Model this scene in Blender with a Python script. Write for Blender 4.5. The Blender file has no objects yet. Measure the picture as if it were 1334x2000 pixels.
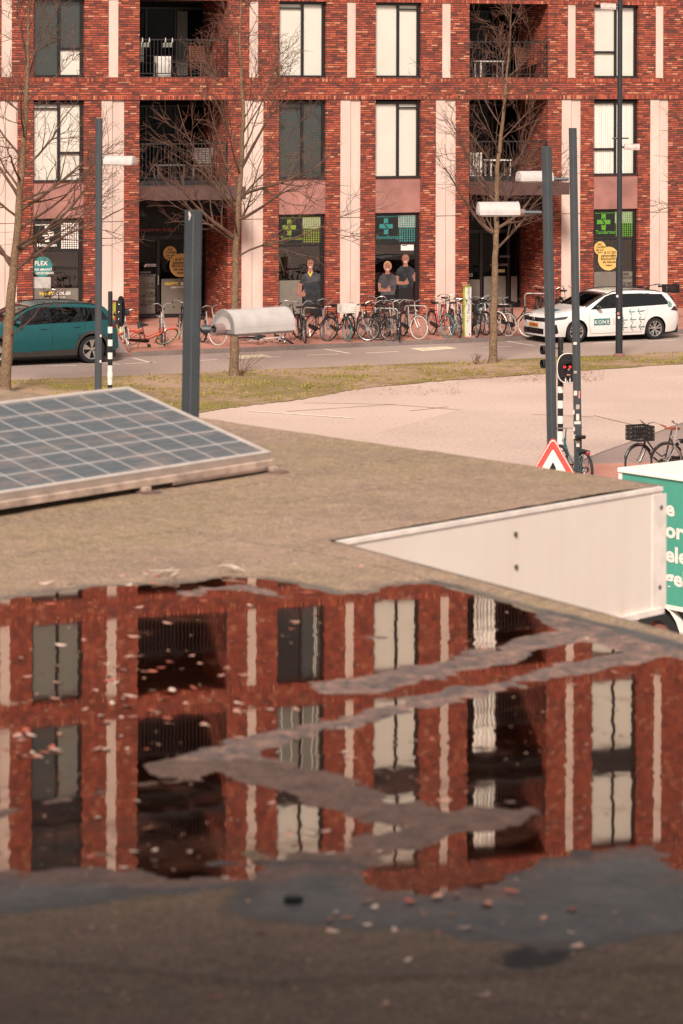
import bpy, math, random
import numpy as np
from math import sin, cos, pi, radians, sqrt, atan2, floor
from mathutils import Matrix, Vector

SC = bpy.context.scene
COL = SC.collection

# ------------------------------------------------------------------ camera, world, sun, exposure
EYE = 8.0            # eye height above the street
FPX = 6000.0         # focal length in photo pixels
ROLL = 0.0031
cam_d = bpy.data.cameras.new('camera')
cam = bpy.data.objects.new('camera', cam_d); COL.objects.link(cam)
cam.matrix_world = Matrix.Translation((0, 0, EYE)) @ Matrix.Rotation(pi/2, 4, 'X') @ Matrix.Rotation(ROLL, 4, 'Z')
cam_d.sensor_fit = 'VERTICAL'; cam_d.sensor_height = 36.0; cam_d.lens = 108.0
cam_d.shift_y = -(1000-125)/2000.0
cam_d.clip_start = 0.5; cam_d.clip_end = 6000
cam_d.dof.use_dof = True; cam_d.dof.focus_distance = 90.0; cam_d.dof.aperture_fstop = 5.6
SC.camera = cam

SUN_EL, SUN_AZ = radians(42), radians(-171)      # azimuth measured from +Y clockwise; the sun is behind and left of the camera
world = bpy.data.worlds.new("World"); SC.world = world; world.use_nodes = True
wn = world.node_tree; wn.nodes.clear()
w_out = wn.nodes.new('ShaderNodeOutputWorld'); w_bg = wn.nodes.new('ShaderNodeBackground')
w_sky = wn.nodes.new('ShaderNodeTexSky'); w_sky.sky_type = 'NISHITA'; w_sky.sun_disc = False
w_sky.sun_elevation = SUN_EL; w_sky.sun_rotation = SUN_AZ
w_sky.air_density = 1.0; w_sky.dust_density = 4.0; w_sky.ozone_density = 0.6
w_mix = wn.nodes.new('ShaderNodeMix'); w_mix.data_type = 'RGBA'; w_mix.blend_type = 'MIX'
w_mix.inputs[0].default_value = 0.72               # thin high cloud over the blue
w_mix.inputs[7].default_value = (7.0, 6.3, 5.7, 1)
wn.links.new(w_sky.outputs[0], w_mix.inputs[6]); wn.links.new(w_mix.outputs[2], w_bg.inputs[0])
w_bg.inputs[1].default_value = 0.066
wn.links.new(w_bg.outputs[0], w_out.inputs[0])
sun_d = bpy.data.lights.new('sun', 'SUN'); sun_d.energy = 3.3; sun_d.angle = radians(14); sun_d.color = (1.0, 0.88, 0.78)
sun = bpy.data.objects.new('sun', sun_d); COL.objects.link(sun)
_sd = Vector((sin(SUN_AZ)*cos(SUN_EL), cos(SUN_AZ)*cos(SUN_EL), sin(SUN_EL)))
sun.rotation_euler = _sd.to_track_quat('Z', 'Y').to_euler(); sun.location = (0, 0, 60)
SC.view_settings.view_transform = 'Standard'; SC.view_settings.look = 'None'
SC.view_settings.gamma = 1.0; SC.view_settings.use_curve_mapping = False
SC.view_settings.exposure = 0.72
SC.cycles.max_bounces = 7; SC.cycles.transparent_max_bounces = 16
SC.cycles.caustics_reflective = False; SC.cycles.caustics_refractive = False

# ------------------------------------------------------------------ survey helpers: where things stand in the world
def YH(px): return 125 + (px-667)*ROLL
def gp(px, py, z=0.0):
    """point at height z on the sight line through photo point (px, py)"""
    Y = (EYE-z)*FPX/(py-YH(px)); X = (px-667+ROLL*(py-125))/FPX*Y
    return Vector((X, Y, z))
def at_depth(px, py, Y):
    return Vector(((px-667+ROLL*(py-125))/FPX*Y, Y, EYE-(py-YH(px))*Y/FPX))
TH = radians(22.3); D0 = FPX/63.0
def tf(px, py=300, n=0.0):
    k = (px-667+ROLL*(py-125))/FPX
    return (k*(D0+n*cos(TH))+n*sin(TH))/(cos(TH)-k*sin(TH))
def ft(px, py, n=0.0):
    t = tf(px, py, n); Y = D0+t*sin(TH)+n*cos(TH)
    return t, EYE-(py-YH(px))*Y/FPX
def fw(t, n, z): return Vector((t*cos(TH)-n*sin(TH), D0+t*sin(TH)+n*cos(TH), z))

# ------------------------------------------------------------------ mesh helpers
class MB:
    def __init__(s): s.v = []; s.f = []; s.m = []
    def add(s, vs, fs, mi=0):
        b = len(s.v); s.v.extend([tuple(v) for v in vs]); s.f.extend([tuple(i+b for i in f) for f in fs]); s.m.extend([mi]*len(fs)); return s
    def box(s, x0, x1, y0, y1, z0, z1, mi=0):
        vs = [(x0,y0,z0),(x1,y0,z0),(x1,y1,z0),(x0,y1,z0),(x0,y0,z1),(x1,y0,z1),(x1,y1,z1),(x0,y1,z1)]
        return s.add(vs, [(0,3,2,1),(4,5,6,7),(0,1,5,4),(1,2,6,5),(2,3,7,6),(3,0,4,7)], mi)
    def bevbox(s, x0, x1, y0, y1, z0, z1, b=0.01, mi=0):
        # box with its vertical and top edges chamfered
        def ring(i, z): return [(x0+i,y0,z),(x1-i,y0,z),(x1,y0+i,z),(x1,y1-i,z),(x1-i,y1,z),(x0+i,y1,z),(x0,y1-i,z),(x0,y0+i,z)]
        r0 = ring(b, z0); r1 = ring(b, z1-b)
        r2 = [(min(max(p[0],x0+b),x1-b), min(max(p[1],y0+b),y1-b), z1) for p in r1]
        vs = r0+r1+r2; fs = [tuple(range(7,-1,-1)), tuple(range(16,24))]
        for k in range(2):
            for i in range(8):
                j = (i+1) % 8; fs.append((k*8+i, k*8+j, k*8+8+j, k*8+8+i))
        return s.add(vs, fs, mi)
    def tube(s, pts, rs, n=6, mi=0, cap=True):
        pts = [Vector(p) for p in pts]
        if not hasattr(rs, '__len__'): rs = [rs]*len(pts)
        d0 = (pts[1]-pts[0]).normalized()
        up = Vector((0,0,1)) if abs(d0.z) < .9 else Vector((1,0,0))
        a = d0.cross(up).normalized(); vs = []
        for i, p in enumerate(pts):
            if i == 0: d = pts[1]-pts[0]
            elif i == len(pts)-1: d = pts[i]-pts[i-1]
            else: d = pts[i+1]-pts[i-1]
            if d.length < 1e-9: d = d0
            d = d.normalized(); a = (a - d*a.dot(d))
            if a.length < 1e-6: a = d.cross(Vector((0.3,0.5,0.8)))
            a.normalize(); b = d.cross(a)
            for k in range(n):
                t = 2*pi*k/n; vs.append(p + (a*cos(t)+b*sin(t))*rs[i])
        fs = []
        for i in range(len(pts)-1):
            for k in range(n):
                j = (k+1) % n; fs.append((i*n+k, i*n+j, (i+1)*n+j, (i+1)*n+k))
        if cap and n > 3:
            fs.append(tuple(range(n-1,-1,-1))); fs.append(tuple((len(pts)-1)*n+k for k in range(n)))
        return s.add(vs, fs, mi)
    def cyl(s, p0, p1, r, n=12, mi=0, r1=None): return s.tube([p0, p1], [r, r if r1 is None else r1], n, mi)
    def ring(s, c, ax, R, r, n=28, m=6, mi=0):
        c = Vector(c); ax = Vector(ax).normalized()
        u = ax.cross(Vector((0,0,1)) if abs(ax.z) < .9 else Vector((1,0,0))).normalized(); w = ax.cross(u)
        vs = []; fs = []
        for i in range(n):
            t = 2*pi*i/n; d = u*cos(t)+w*sin(t)
            for k in range(m):
                q = 2*pi*k/m; vs.append(c + d*(R+r*cos(q)) + ax*r*sin(q))
        for i in range(n):
            for k in range(m):
                fs.append((i*m+k, ((i+1)%n)*m+k, ((i+1)%n)*m+(k+1)%m, i*m+(k+1)%m))
        return s.add(vs, fs, mi)
    def lathe(s, c, ax, prof, n=24, mi=0):
        """profile of (distance along axis, radius)"""
        c = Vector(c); ax = Vector(ax).normalized()
        u = ax.cross(Vector((0,0,1)) if abs(ax.z) < .9 else Vector((1,0,0))).normalized(); w = ax.cross(u)
        vs = []; fs = []
        for h, r in prof:
            for i in range(n):
                t = 2*pi*i/n; vs.append(c + ax*h + (u*cos(t)+w*sin(t))*r)
        for k in range(len(prof)-1):
            for i in range(n): fs.append((k*n+i, k*n+(i+1)%n, (k+1)*n+(i+1)%n, (k+1)*n+i))
        return s.add(vs, fs, mi)
    def sph(s, c, r, n=10, m=6, mi=0, sc=(1,1,1)):
        vs = []; fs = []
        for j in range(m+1):
            a = pi*j/m
            for i in range(n):
                t = 2*pi*i/n; vs.append((c[0]+r*sc[0]*sin(a)*cos(t), c[1]+r*sc[1]*sin(a)*sin(t), c[2]+r*sc[2]*cos(a)))
        for j in range(m):
            for i in range(n): fs.append((j*n+i, (j+1)*n+i, (j+1)*n+(i+1)%n, j*n+(i+1)%n))
        return s.add(vs, fs, mi)
    def prism(s, poly, o, u, w, d, mi=0):
        """2d polygon swept: point = o + a*u + b*w, thickness vector d"""
        o, u, w, d = Vector(o), Vector(u), Vector(w), Vector(d); n = len(poly)
        vs = [o+u*a+w*b for a, b in poly] + [o+u*a+w*b+d for a, b in poly]
        fs = [tuple(range(n)), tuple(range(2*n-1, n-1, -1))]
        for i in range(n): j = (i+1) % n; fs.append((i, i+n, j+n, j))
        return s.add(vs, fs, mi)
    def grid(s, fn, nu, nv, mi=0):
        vs = [fn(i/nu, j/nv) for j in range(nv+1) for i in range(nu+1)]
        fs = [(j*(nu+1)+i, j*(nu+1)+i+1, (j+1)*(nu+1)+i+1, (j+1)*(nu+1)+i) for j in range(nv) for i in range(nu)]
        return s.add(vs, fs, mi)
    def xform(s, M):
        s.v = [tuple(M @ Vector(v)) for v in s.v]; return s
    def mesh(s, name, mats, smooth=False):
        me = bpy.data.meshes.new(name); me.from_pydata([tuple(map(float, v)) for v in s.v], [], s.f)
        for m in (mats if isinstance(mats, (list, tuple)) else [mats]): me.materials.append(m)
        if any(s.m): me.polygons.foreach_set('material_index', s.m)
        if smooth:
            me.polygons.foreach_set('use_smooth', [True]*len(me.polygons))
            try: me.set_sharp_from_angle(angle=radians(38))
            except Exception: pass
        me.update(); return me
def tag(o, label=None, cat=None, group=None, kind=None):
    if label: o['label'] = label
    if cat: o['category'] = cat
    if group: o['group'] = group
    if kind: o['kind'] = kind
    return o
def link(name, me, parent=None, loc=None, rot=None):
    o = bpy.data.objects.new(name, me); COL.objects.link(o)
    if parent is not None: o.parent = parent
    if loc is not None: o.location = loc
    if rot is not None: o.rotation_euler = rot
    return o
def part(name, mb, mat, parent=None, smooth=False, label=None, **k):
    o = link(name, mb.mesh(name, mat, smooth), parent, **k)
    if label: o['label'] = label
    return o
def root(name, loc, label, cat, group=None, rz=0.0):
    o = link(name, None, None, loc, (0, 0, rz)); o.empty_display_size = .3
    return tag(o, label, cat, group)
_fc = {}
def text_mb(s, size=1.0, bold=0.0, align='LEFT', extrude=0.0, sx=1.0):
    """letters as a mesh in the XZ plane facing -Y, baseline at z=0"""
    key = (s, size, bold, align, extrude, sx)
    cu = bpy.data.curves.new('t', 'FONT'); cu.body = s; cu.size = size; cu.offset = bold*size; cu.align_x = align
    cu.extrude = extrude; cu.resolution_u = 2
    o = bpy.data.objects.new('t', cu); COL.objects.link(o)
    me = bpy.data.meshes.new_from_object(o)
    mb = MB(); mb.add([(v.co.x*sx, -v.co.z, v.co.y) for v in me.vertices], [tuple(p.vertices) for p in me.polygons])
    bpy.data.objects.remove(o); bpy.data.curves.remove(cu); bpy.data.meshes.remove(me)
    return mb
def shift(mb, x, y, z):
    mb.v = [(a+x, b+y, c+z) for a, b, c in mb.v]; return mb
def merge(*mbs):
    r = MB()
    for i, m in enumerate(mbs): r.add(m.v, m.f, 0)
    return r

# ------------------------------------------------------------------ materials
M = {}
def nodes(name):
    m = bpy.data.materials.new(name); m.use_nodes = True; nt = m.node_tree; nt.nodes.clear()
    out = nt.nodes.new('ShaderNodeOutputMaterial'); b = nt.nodes.new('ShaderNodeBsdfPrincipled')
    nt.links.new(b.outputs[0], out.inputs[0]); return m, nt, b, out
def N(nt, typ, **k):
    n = nt.nodes.new('ShaderNode'+typ)
    for a, v in k.items(): setattr(n, a, v)
    return n
def Lk(nt, a, b): nt.links.new(a, b)
def mth(nt, op, a, b=None, c=None):
    n = nt.nodes.new('ShaderNodeMath'); n.operation = op
    for i, x in enumerate((a, b, c)):
        if x is None: continue
        if isinstance(x, (int, float)): n.inputs[i].default_value = x
        else: nt.links.new(x, n.inputs[i])
    return n.outputs[0]
def ramp(nt, fac, stops, interp='LINEAR'):
    r = nt.nodes.new('ShaderNodeValToRGB'); r.color_ramp.interpolation = interp
    while len(r.color_ramp.elements) < len(stops): r.color_ramp.elements.new(0.5)
    for e, (p, c) in zip(r.color_ramp.elements, stops): e.position = p; e.color = (*c, 1)
    nt.links.new(fac, r.inputs[0]); return r.outputs[0]
def mixc(nt, f, a, b, mode='MIX'):
    n = nt.nodes.new('ShaderNodeMix'); n.data_type = 'RGBA'; n.blend_type = mode
    for i, x in ((0, f), (6, a), (7, b)):
        if isinstance(x, (int, float)): n.inputs[i].default_value = x
        elif isinstance(x, tuple): n.inputs[i].default_value = (*x, 1)
        else: nt.links.new(x, n.inputs[i])
    return n.outputs[2]
def noise(nt, scale, detail=4, vec=None, rough=.55):
    n = N(nt, 'TexNoise'); n.inputs['Scale'].default_value = scale; n.inputs['Detail'].default_value = detail; n.inputs['Roughness'].default_value = rough
    if vec is not None: nt.links.new(vec, n.inputs['Vector'])
    return n
def coords(nt, sc=None):
    tc = N(nt, 'TexCoord'); v = tc.outputs['Object']
    if sc:
        mp = N(nt, 'Mapping'); mp.inputs['Scale'].default_value = sc; Lk(nt, v, mp.inputs[0]); v = mp.outputs[0]
    return v
def simple(name, col, rough=.5, metal=0.0, var=.15, scale=8.0, bump=0.0, spec=None, coat=0.0, stretch=None):
    """a plain coated/painted/cast surface with slight procedural mottling"""
    if name in M: return M[name]
    m, nt, b, out = nodes(name); v = coords(nt, stretch)
    nz = noise(nt, scale, 5, v)
    lo = tuple(c*(1-var) for c in col); hi = tuple(min(1, c*(1+var)) for c in col)
    Lk(nt, ramp(nt, nz.outputs[0], [(.3, lo), (.7, hi)]), b.inputs['Base Color'])
    b.inputs['Roughness'].default_value = rough; b.inputs['Metallic'].default_value = metal
    if coat: b.inputs['Coat Weight'].default_value = coat; b.inputs['Coat Roughness'].default_value = .05
    if bump:
        bp = N(nt, 'Bump'); bp.inputs['Strength'].default_value = bump; bp.inputs['Distance'].default_value = .01
        n2 = noise(nt, scale*6, 3, v); Lk(nt, n2.outputs[0], bp.inputs['Height']); Lk(nt, bp.outputs[0], b.inputs['Normal'])
    M[name] = m; return m
def brick_mat(name, bw, bh, half=True, dark=1.0, mz=.0105):
    m, nt, b, out = nodes(name); v = coords(nt)
    sp = N(nt, 'SeparateXYZ'); Lk(nt, v, sp.inputs[0])
    u = mth(nt, 'ADD', sp.outputs[0], sp.outputs[1]); z = mth(nt, 'ADD', sp.outputs[2], 20.0)
    zr = mth(nt, 'DIVIDE', z, bh); row = mth(nt, 'FLOOR', zr); fz = mth(nt, 'SUBTRACT', zr, row)
    wn1 = N(nt, 'TexWhiteNoise', noise_dimensions='1D'); Lk(nt, row, wn1.inputs['W'])
    uu = mth(nt, 'DIVIDE', mth(nt, 'ADD', u, 100.0), bw)
    if half: uu = mth(nt, 'ADD', uu, wn1.outputs[0])
    c = mth(nt, 'FLOOR', uu); fu = mth(nt, 'SUBTRACT', uu, c)
    cb = N(nt, 'CombineXYZ'); Lk(nt, c, cb.inputs[0]); Lk(nt, row, cb.inputs[1])
    w2 = N(nt, 'TexWhiteNoise', noise_dimensions='3D'); Lk(nt, cb.outputs[0], w2.inputs['Vector'])
    big = noise(nt, .7, 3, v)
    fac = mth(nt, 'ADD', w2.outputs[0], mth(nt, 'MULTIPLY', mth(nt, 'SUBTRACT', big.outputs[0], .5), .22))
    d = dark
    col = ramp(nt, fac, [(0, (.07*d,.018*d,.016*d)), (.10, (.17*d,.032*d,.020*d)), (.26, (.30*d,.050*d,.027*d)), (.54, (.43*d,.075*d,.037*d)),
                         (.76, (.55*d,.125*d,.055*d)), (.94, (.70*d,.31*d,.17*d))], 'CONSTANT')
    eu = mth(nt, 'MULTIPLY', mth(nt, 'MINIMUM', fu, mth(nt, 'SUBTRACT', 1.0, fu)), bw)
    ez = mth(nt, 'MULTIPLY', mth(nt, 'MINIMUM', fz, mth(nt, 'SUBTRACT', 1.0, fz)), bh)
    e = mth(nt, 'MINIMUM', eu, ez)
    mort = mth(nt, 'MAXIMUM', mth(nt, 'LESS_THAN', eu, .0055), mth(nt, 'LESS_THAN', ez, mz))
    fine = noise(nt, 60, 3, v)
    col = mixc(nt, .35, col, ramp(nt, fine.outputs[0], [(.2, (.02,.006,.005)), (.8, (.5,.13,.075))]))
    Lk(nt, mixc(nt, mort, col, (.035*d,.018*d,.015*d)), b.inputs['Base Color'])
    b.inputs['Roughness'].default_value = .82
    bp = N(nt, 'Bump'); bp.inputs['Strength'].default_value = .5; bp.inputs['Distance'].default_value = .006
    Lk(nt, mth(nt, 'SUBTRACT', 1.0, mort), bp.inputs['Height']); Lk(nt, bp.outputs[0], b.inputs['Normal'])
    M[name] = m; return m
BR = brick_mat('brick', .215, .068)
BRS = brick_mat('brick_soldier', .066, .165, half=False, mz=.006)
CONC = simple('pale_concrete', (.60,.475,.41), .8, var=.15, scale=1.3, bump=.15, stretch=(1,1,.35))
CONC2 = simple('pink_concrete_panel', (.33,.155,.13), .8, var=.30, scale=1.1, bump=.15)
DARKFR = simple('dark_window_frame', (.012,.010,.011), .45, var=.2)
STEELD = simple('dark_painted_steel', (.014,.014,.016), .5)
POLE = simple('grey_blue_pole_paint', (.036,.044,.050), .42, var=.12, scale=5, bump=.08)
POLED = simple('dark_pole_paint', (.018,.021,.026), .42, var=.15)
WHITEP = simple('white_paint', (.74,.68,.63), .5, var=.06)
BLACKP = simple('black_plastic', (.008,.008,.009), .4)
RUB = simple('tyre_rubber', (.012,.012,.013), .75)
RUBW = simple('white_tyre_rubber', (.62,.56,.50), .7)
RUBT = simple('teal_tyre_rubber', (.06,.27,.27), .65)
CHROME = simple('chrome', (.62,.60,.58), .25, metal=.9)
GALV = simple('galvanised_steel', (.50,.46,.44), .4, metal=.7)
CANOPY = simple('brown_steel_canopy', (.085,.045,.042), .6, var=.2, scale=3)
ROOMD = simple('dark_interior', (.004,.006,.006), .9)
LAMPC = simple('weathered_lamp_housing', (.46,.42,.40), .5, var=.10, scale=9, bump=.05)
def blind_mat(name, col, per=.035, gap=.6):
    m, nt, b, out = nodes(name); v = coords(nt); sp = N(nt, 'SeparateXYZ'); Lk(nt, v, sp.inputs[0])
    f = mth(nt, 'FRACT', mth(nt, 'DIVIDE', sp.outputs[2], per))
    s = mth(nt, 'LESS_THAN', f, .2); nz = noise(nt, 1.2, 3, v)
    base = ramp(nt, nz.outputs[0], [(.3, tuple(c*.9 for c in col)), (.7, col)])
    Lk(nt, mixc(nt, s, base, tuple(c*gap for c in col)), b.inputs['Base Color']); b.inputs['Roughness'].default_value = .7
    M[name] = m; return m
BL_W = blind_mat('white_slatted_blind', (.83,.775,.71), .05, .85)
BL_G = blind_mat('grey_slatted_blind', (.20,.20,.175), .05, .6)
BL_D = blind_mat('open_dark_blind', (.018,.026,.023), .05, 2.6)
CURT = simple('pale_curtain', (.86,.81,.75), .8, var=.2, scale=7, stretch=(1,1,.02))
FROST = simple('grey_frosted_film', (.17,.155,.13), .5, var=.12, scale=5)
def schlick(nt, f0):
    g = N(nt, 'NewGeometry'); d = N(nt, 'VectorMath', operation='DOT_PRODUCT'); Lk(nt, g.outputs['Incoming'], d.inputs[0]); Lk(nt, g.outputs['Normal'], d.inputs[1])
    c = mth(nt, 'SUBTRACT', 1.0, mth(nt, 'ABSOLUTE', d.outputs['Value'])); return mth(nt, 'ADD', f0, mth(nt, 'MULTIPLY', mth(nt, 'POWER', c, 5.0), 1-f0))
def glass_mat(name, tint=(.75,.8,.78), refl=1.0, ior=1.5):
    m, nt, b, out = nodes(name); nt.nodes.remove(b)
    tr = N(nt, 'BsdfTransparent'); tr.inputs[0].default_value = (*tint, 1)
    gl = N(nt, 'BsdfGlossy'); gl.inputs['Roughness'].default_value = .015; gl.inputs[0].default_value = (refl, refl, refl, 1)
    frs = schlick(nt, ((ior-1)/(ior+1))**2)
    v = coords(nt); nz = noise(nt, .8, 2, v)
    sc = mth(nt, 'MULTIPLY', frs, mth(nt, 'ADD', mth(nt, 'MULTIPLY', nz.outputs[0], .4), .9))
    mx = N(nt, 'MixShader'); Lk(nt, sc, mx.inputs[0]); Lk(nt, tr.outputs[0], mx.inputs[1]); Lk(nt, gl.outputs[0], mx.inputs[2])
    Lk(nt, mx.outputs[0], out.inputs[0]); M[name] = m; return m
GLASS = glass_mat('window_glass', (.97,.98,.96), .9, 1.85); GLASSD = glass_mat('shaded_glass', (.5,.52,.5), .35, 1.4)
CARGL = glass_mat('car_glass', (.25,.28,.28), .9, 1.65)
# ------------------------------------------------------------------ the ground, road, pavement, grass
def sheet(name, pts, z, mat, th=0.0):
    mb = MB()
    if th: mb.prism([(p[0], p[1]) for p in pts], (0,0,z), (1,0,0), (0,1,0), (0,0,-th))
    else: mb.add([(p[0], p[1], z) for p in pts], [tuple(range(len(pts)))])
    o = part(name, mb, mat); o['kind'] = 'structure'; return o
def ground_mat(name, c1, c2, scale=.5, fine=60, rough=.9, spk=.25, bump=.3):
    m, nt, b, out = nodes(name); v = coords(nt)
    n1 = noise(nt, scale, 5, v); n2 = noise(nt, fine, 3, v, .7)
    c = ramp(nt, n1.outputs[0], [(.35, c1), (.65, c2)])
    c = mixc(nt, spk, c, ramp(nt, n2.outputs[0], [(.35, tuple(x*.35 for x in c1)), (.6, tuple(min(1, x*1.4) for x in c2))]))
    Lk(nt, c, b.inputs['Base Color']); b.inputs['Roughness'].default_value = rough
    bp = N(nt, 'Bump'); bp.inputs['Strength'].default_value = bump; bp.inputs['Distance'].default_value = .01
    Lk(nt, n2.outputs[0], bp.inputs['Height']); Lk(nt, bp.outputs[0], b.inputs['Normal']); M[name] = m; return m
PLAZA = ground_mat('pale_pink_asphalt', (.46,.34,.285), (.54,.405,.34), .22, 14, .9, .20)
ROADM = ground_mat('worn_asphalt', (.29,.215,.185), (.35,.262,.225), .3, 14, .9, .25)
DARKAS = ground_mat('darker_asphalt', (.24,.175,.155), (.29,.21,.185), .3, 14)
KERBM = ground_mat('kerb_concrete', (.16,.12,.11), (.24,.185,.165), 1.2, 30)
SOIL = ground_mat('soil_and_thin_grass', (.17,.115,.07), (.29,.20,.125), .55, 7, .95, .5, .6)
GRND = ground_mat('far_ground', (.30,.21,.18), (.36,.26,.22), .05, 4)
PAVE = brick_mat('pavement_bricks', .21, .105)   # replaced below by a flat clay-brick material
def paving_mat():
    m, nt, b, out = nodes('red_clay_paving'); v = coords(nt)
    br = N(nt, 'TexBrick'); Lk(nt, v, br.inputs['Vector']); br.inputs['Scale'].default_value = 1.0
    br.inputs['Brick Width'].default_value = .21; br.inputs['Row Height'].default_value = .07; br.inputs['Mortar Size'].default_value = .006
    br.inputs['Color1'].default_value = (.36,.135,.095,1); br.inputs['Color2'].default_value = (.47,.20,.145,1); br.inputs['Mortar'].default_value = (.22,.12,.09,1)
    n1 = noise(nt, .6, 5, v); c = mixc(nt, .45, br.outputs[0], ramp(nt, n1.outputs[0], [(.35, (.33,.135,.10)), (.65, (.52,.26,.20))]))
    Lk(nt, c, b.inputs['Base Color']); b.inputs['Roughness'].default_value = .9; M['paving'] = m; return m
PAVE = paving_mat()

sheet('ground', [(-900,-40),(900,-40),(900,3000),(-900,3000)], -0.02, GRND)
kA, kB = gp(237,698), gp(880,671)
SD = (kB-kA).normalized(); SD.z = 0; SN = Vector((-SD.y, SD.x, 0))     # along the street, and away from the camera
STH = atan2(SD.y, SD.x)
def st(a, n, z=0.0): p = kA + SD*a + SN*n; return Vector((p.x, p.y, z))
gA, gB = gp(14,744), gp(1334,688); GD = (gB-gA).normalized()
# the asphalt square in front, a sheet
sheet('plaza', [(-60,18),(60,18),(60,100),(-60,60)], 0.0, PLAZA)
sheet('road', [gA-GD*45, gB+GD*45, st(75,0.0), st(-50,0.0)], 0.004, ROADM)
sheet('pavement', [st(-60,.15), st(80,.15), st(80,26), st(-60,40)], .12, PAVE, .1)
kb = MB()
for i in range(-45, 60):
    a0, a1 = i*1.0+.005, i*1.0+.995
    P = [st(a0,0), st(a1,0), st(a1,.148), st(a0,.148)]
    kb.prism([(p.x,p.y) for p in P], (0,0,-.01), (1,0,0), (0,1,0), (0,0,.134+.002*((i*7)%3)))
part('kerb', kb, KERBM)['kind'] = 'structure'
kj = MB(); P = [st(-46,.01), st(61,.01), st(61,.14), st(-46,.14)]
kj.prism([(p.x,p.y) for p in P], (0,0,-.01), (1,0,0), (0,1,0), (0,0,.12))
part('kerb_bed', kj, KERBM)['kind'] = 'structure'
# grass strip
ge = [(-260,845),(0,835),(250,818),(390,806),(450,797),(592,780),(700,760),(854,745),(1000,735),(1130,725),(1334,711),(1700,690)]
GE = [gp(*p) for p in ge]
far = [gA + GD*(x) for x in (62, 50, 30, 15, 0, -18)]
rr = random.Random(5)
def dense(P, n, amp):
    out = []
    for a, b in zip(P[:-1], P[1:]):
        for k in range(n):
            q = a.lerp(b, k/n); out.append(Vector((q.x, q.y+rr.uniform(-amp, amp), 0)))
    out.append(P[-1]); return out
GEd = dense(GE, 14, .10); FEd = dense(far, 30, .05)
def grass_mat():
    m, nt, b, out = nodes('thin_winter_turf'); v = coords(nt)
    n1 = noise(nt, .38, 6, v, .65); n2 = noise(nt, 5, 5, v, .75)
    mask = mth(nt, 'ADD', mth(nt, 'MULTIPLY', n1.outputs[0], .62), mth(nt, 'MULTIPLY', n2.outputs[0], .38))
    c = ramp(nt, mask, [(.44, (.34,.225,.15)), (.50, (.25,.165,.08)), (.56, (.16,.125,.035)), (.66, (.28,.22,.04))])
    Lk(nt, c, b.inputs['Base Color']); b.inputs['Roughness'].default_value = .95
    bp = N(nt, 'Bump'); bp.inputs['Strength'].default_value = .8; bp.inputs['Distance'].default_value = .04
    Lk(nt, n2.outputs[0], bp.inputs['Height']); Lk(nt, bp.outputs[0], b.inputs['Normal']); M['turf'] = m; return m
TURF = grass_mat()
sheet('grass_verge', [(p.x,p.y) for p in GEd] + [(p.x,p.y) for p in FEd], .012, TURF)
# grass tufts: blades growing in clumps (uncountable)
def pip(x, y, P):
    c = False; j = len(P)-1
    for i in range(len(P)):
        if (P[i].y > y) != (P[j].y > y) and x < (P[j].x-P[i].x)*(y-P[i].y)/(P[j].y-P[i].y)+P[i].x: c = not c
        j = i
    return c
poly = GE + far
gmb = MB(); rg = random.Random(11); cnt = 0
GR1 = simple('grass_blades', (.27,.225,.03), .8, var=.35, scale=1.5)
while cnt < 4200:
    x = rg.uniform(-10, 13); y = rg.uniform(60, 92)
    if not pip(x, y, poly): continue
    nz = sin(x*1.7+y*.9)*sin(y*1.3-x*.6)+.6*sin(x*5.1+2)*sin(y*4.3)
    cnt += 1
    if nz < rg.uniform(-.7, .9): continue
    for k in range(5):
        a = rg.uniform(0, 2*pi); h = rg.uniform(.03,.085); r = rg.uniform(0,.09)
        px, py = x+r*cos(a), y+r*sin(a); b = rg.uniform(0, 2*pi); w = .012
        gmb.add([(px-w*cos(b),py-w*sin(b),.01),(px+w*cos(b),py+w*sin(b),.01),(px+.04*cos(a),py+.04*sin(a),h)], [(0,1,2)])
tag(part('grass', gmb, GR1), 'short yellowish green grass growing on the verge', 'grass', kind='stuff')
# leaf litter on the verge and the pavement (uncountable)
lm = MB(); LIT = simple('litter_brown', (.34,.15,.10), .9, var=.4, scale=3)
for k in range(1500):
    if k % 2: a, n = rg.gauss(13, 5), abs(rg.gauss(.9, .9))+.2; p = st(a, min(n,5), .126)
    else:
        p = gp(rg.uniform(900,1180), rg.uniform(722,745), .03) if k % 3 else gp(rg.uniform(600,900), rg.uniform(745,770), .03)
    b = rg.uniform(0, 6); s = rg.uniform(.012,.035)
    lm.add([(p.x+s*cos(b+q), p.y+s*1.4*sin(b+q), p.z+rg.uniform(0,.012)) for q in (0,1.8,3.1,4.6)], [(0,1,2,3)])
tag(part('leaf_litter', lm, LIT), 'dry brown leaf litter scattered on verge and brick pavement', 'leaves', kind='stuff')
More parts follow.
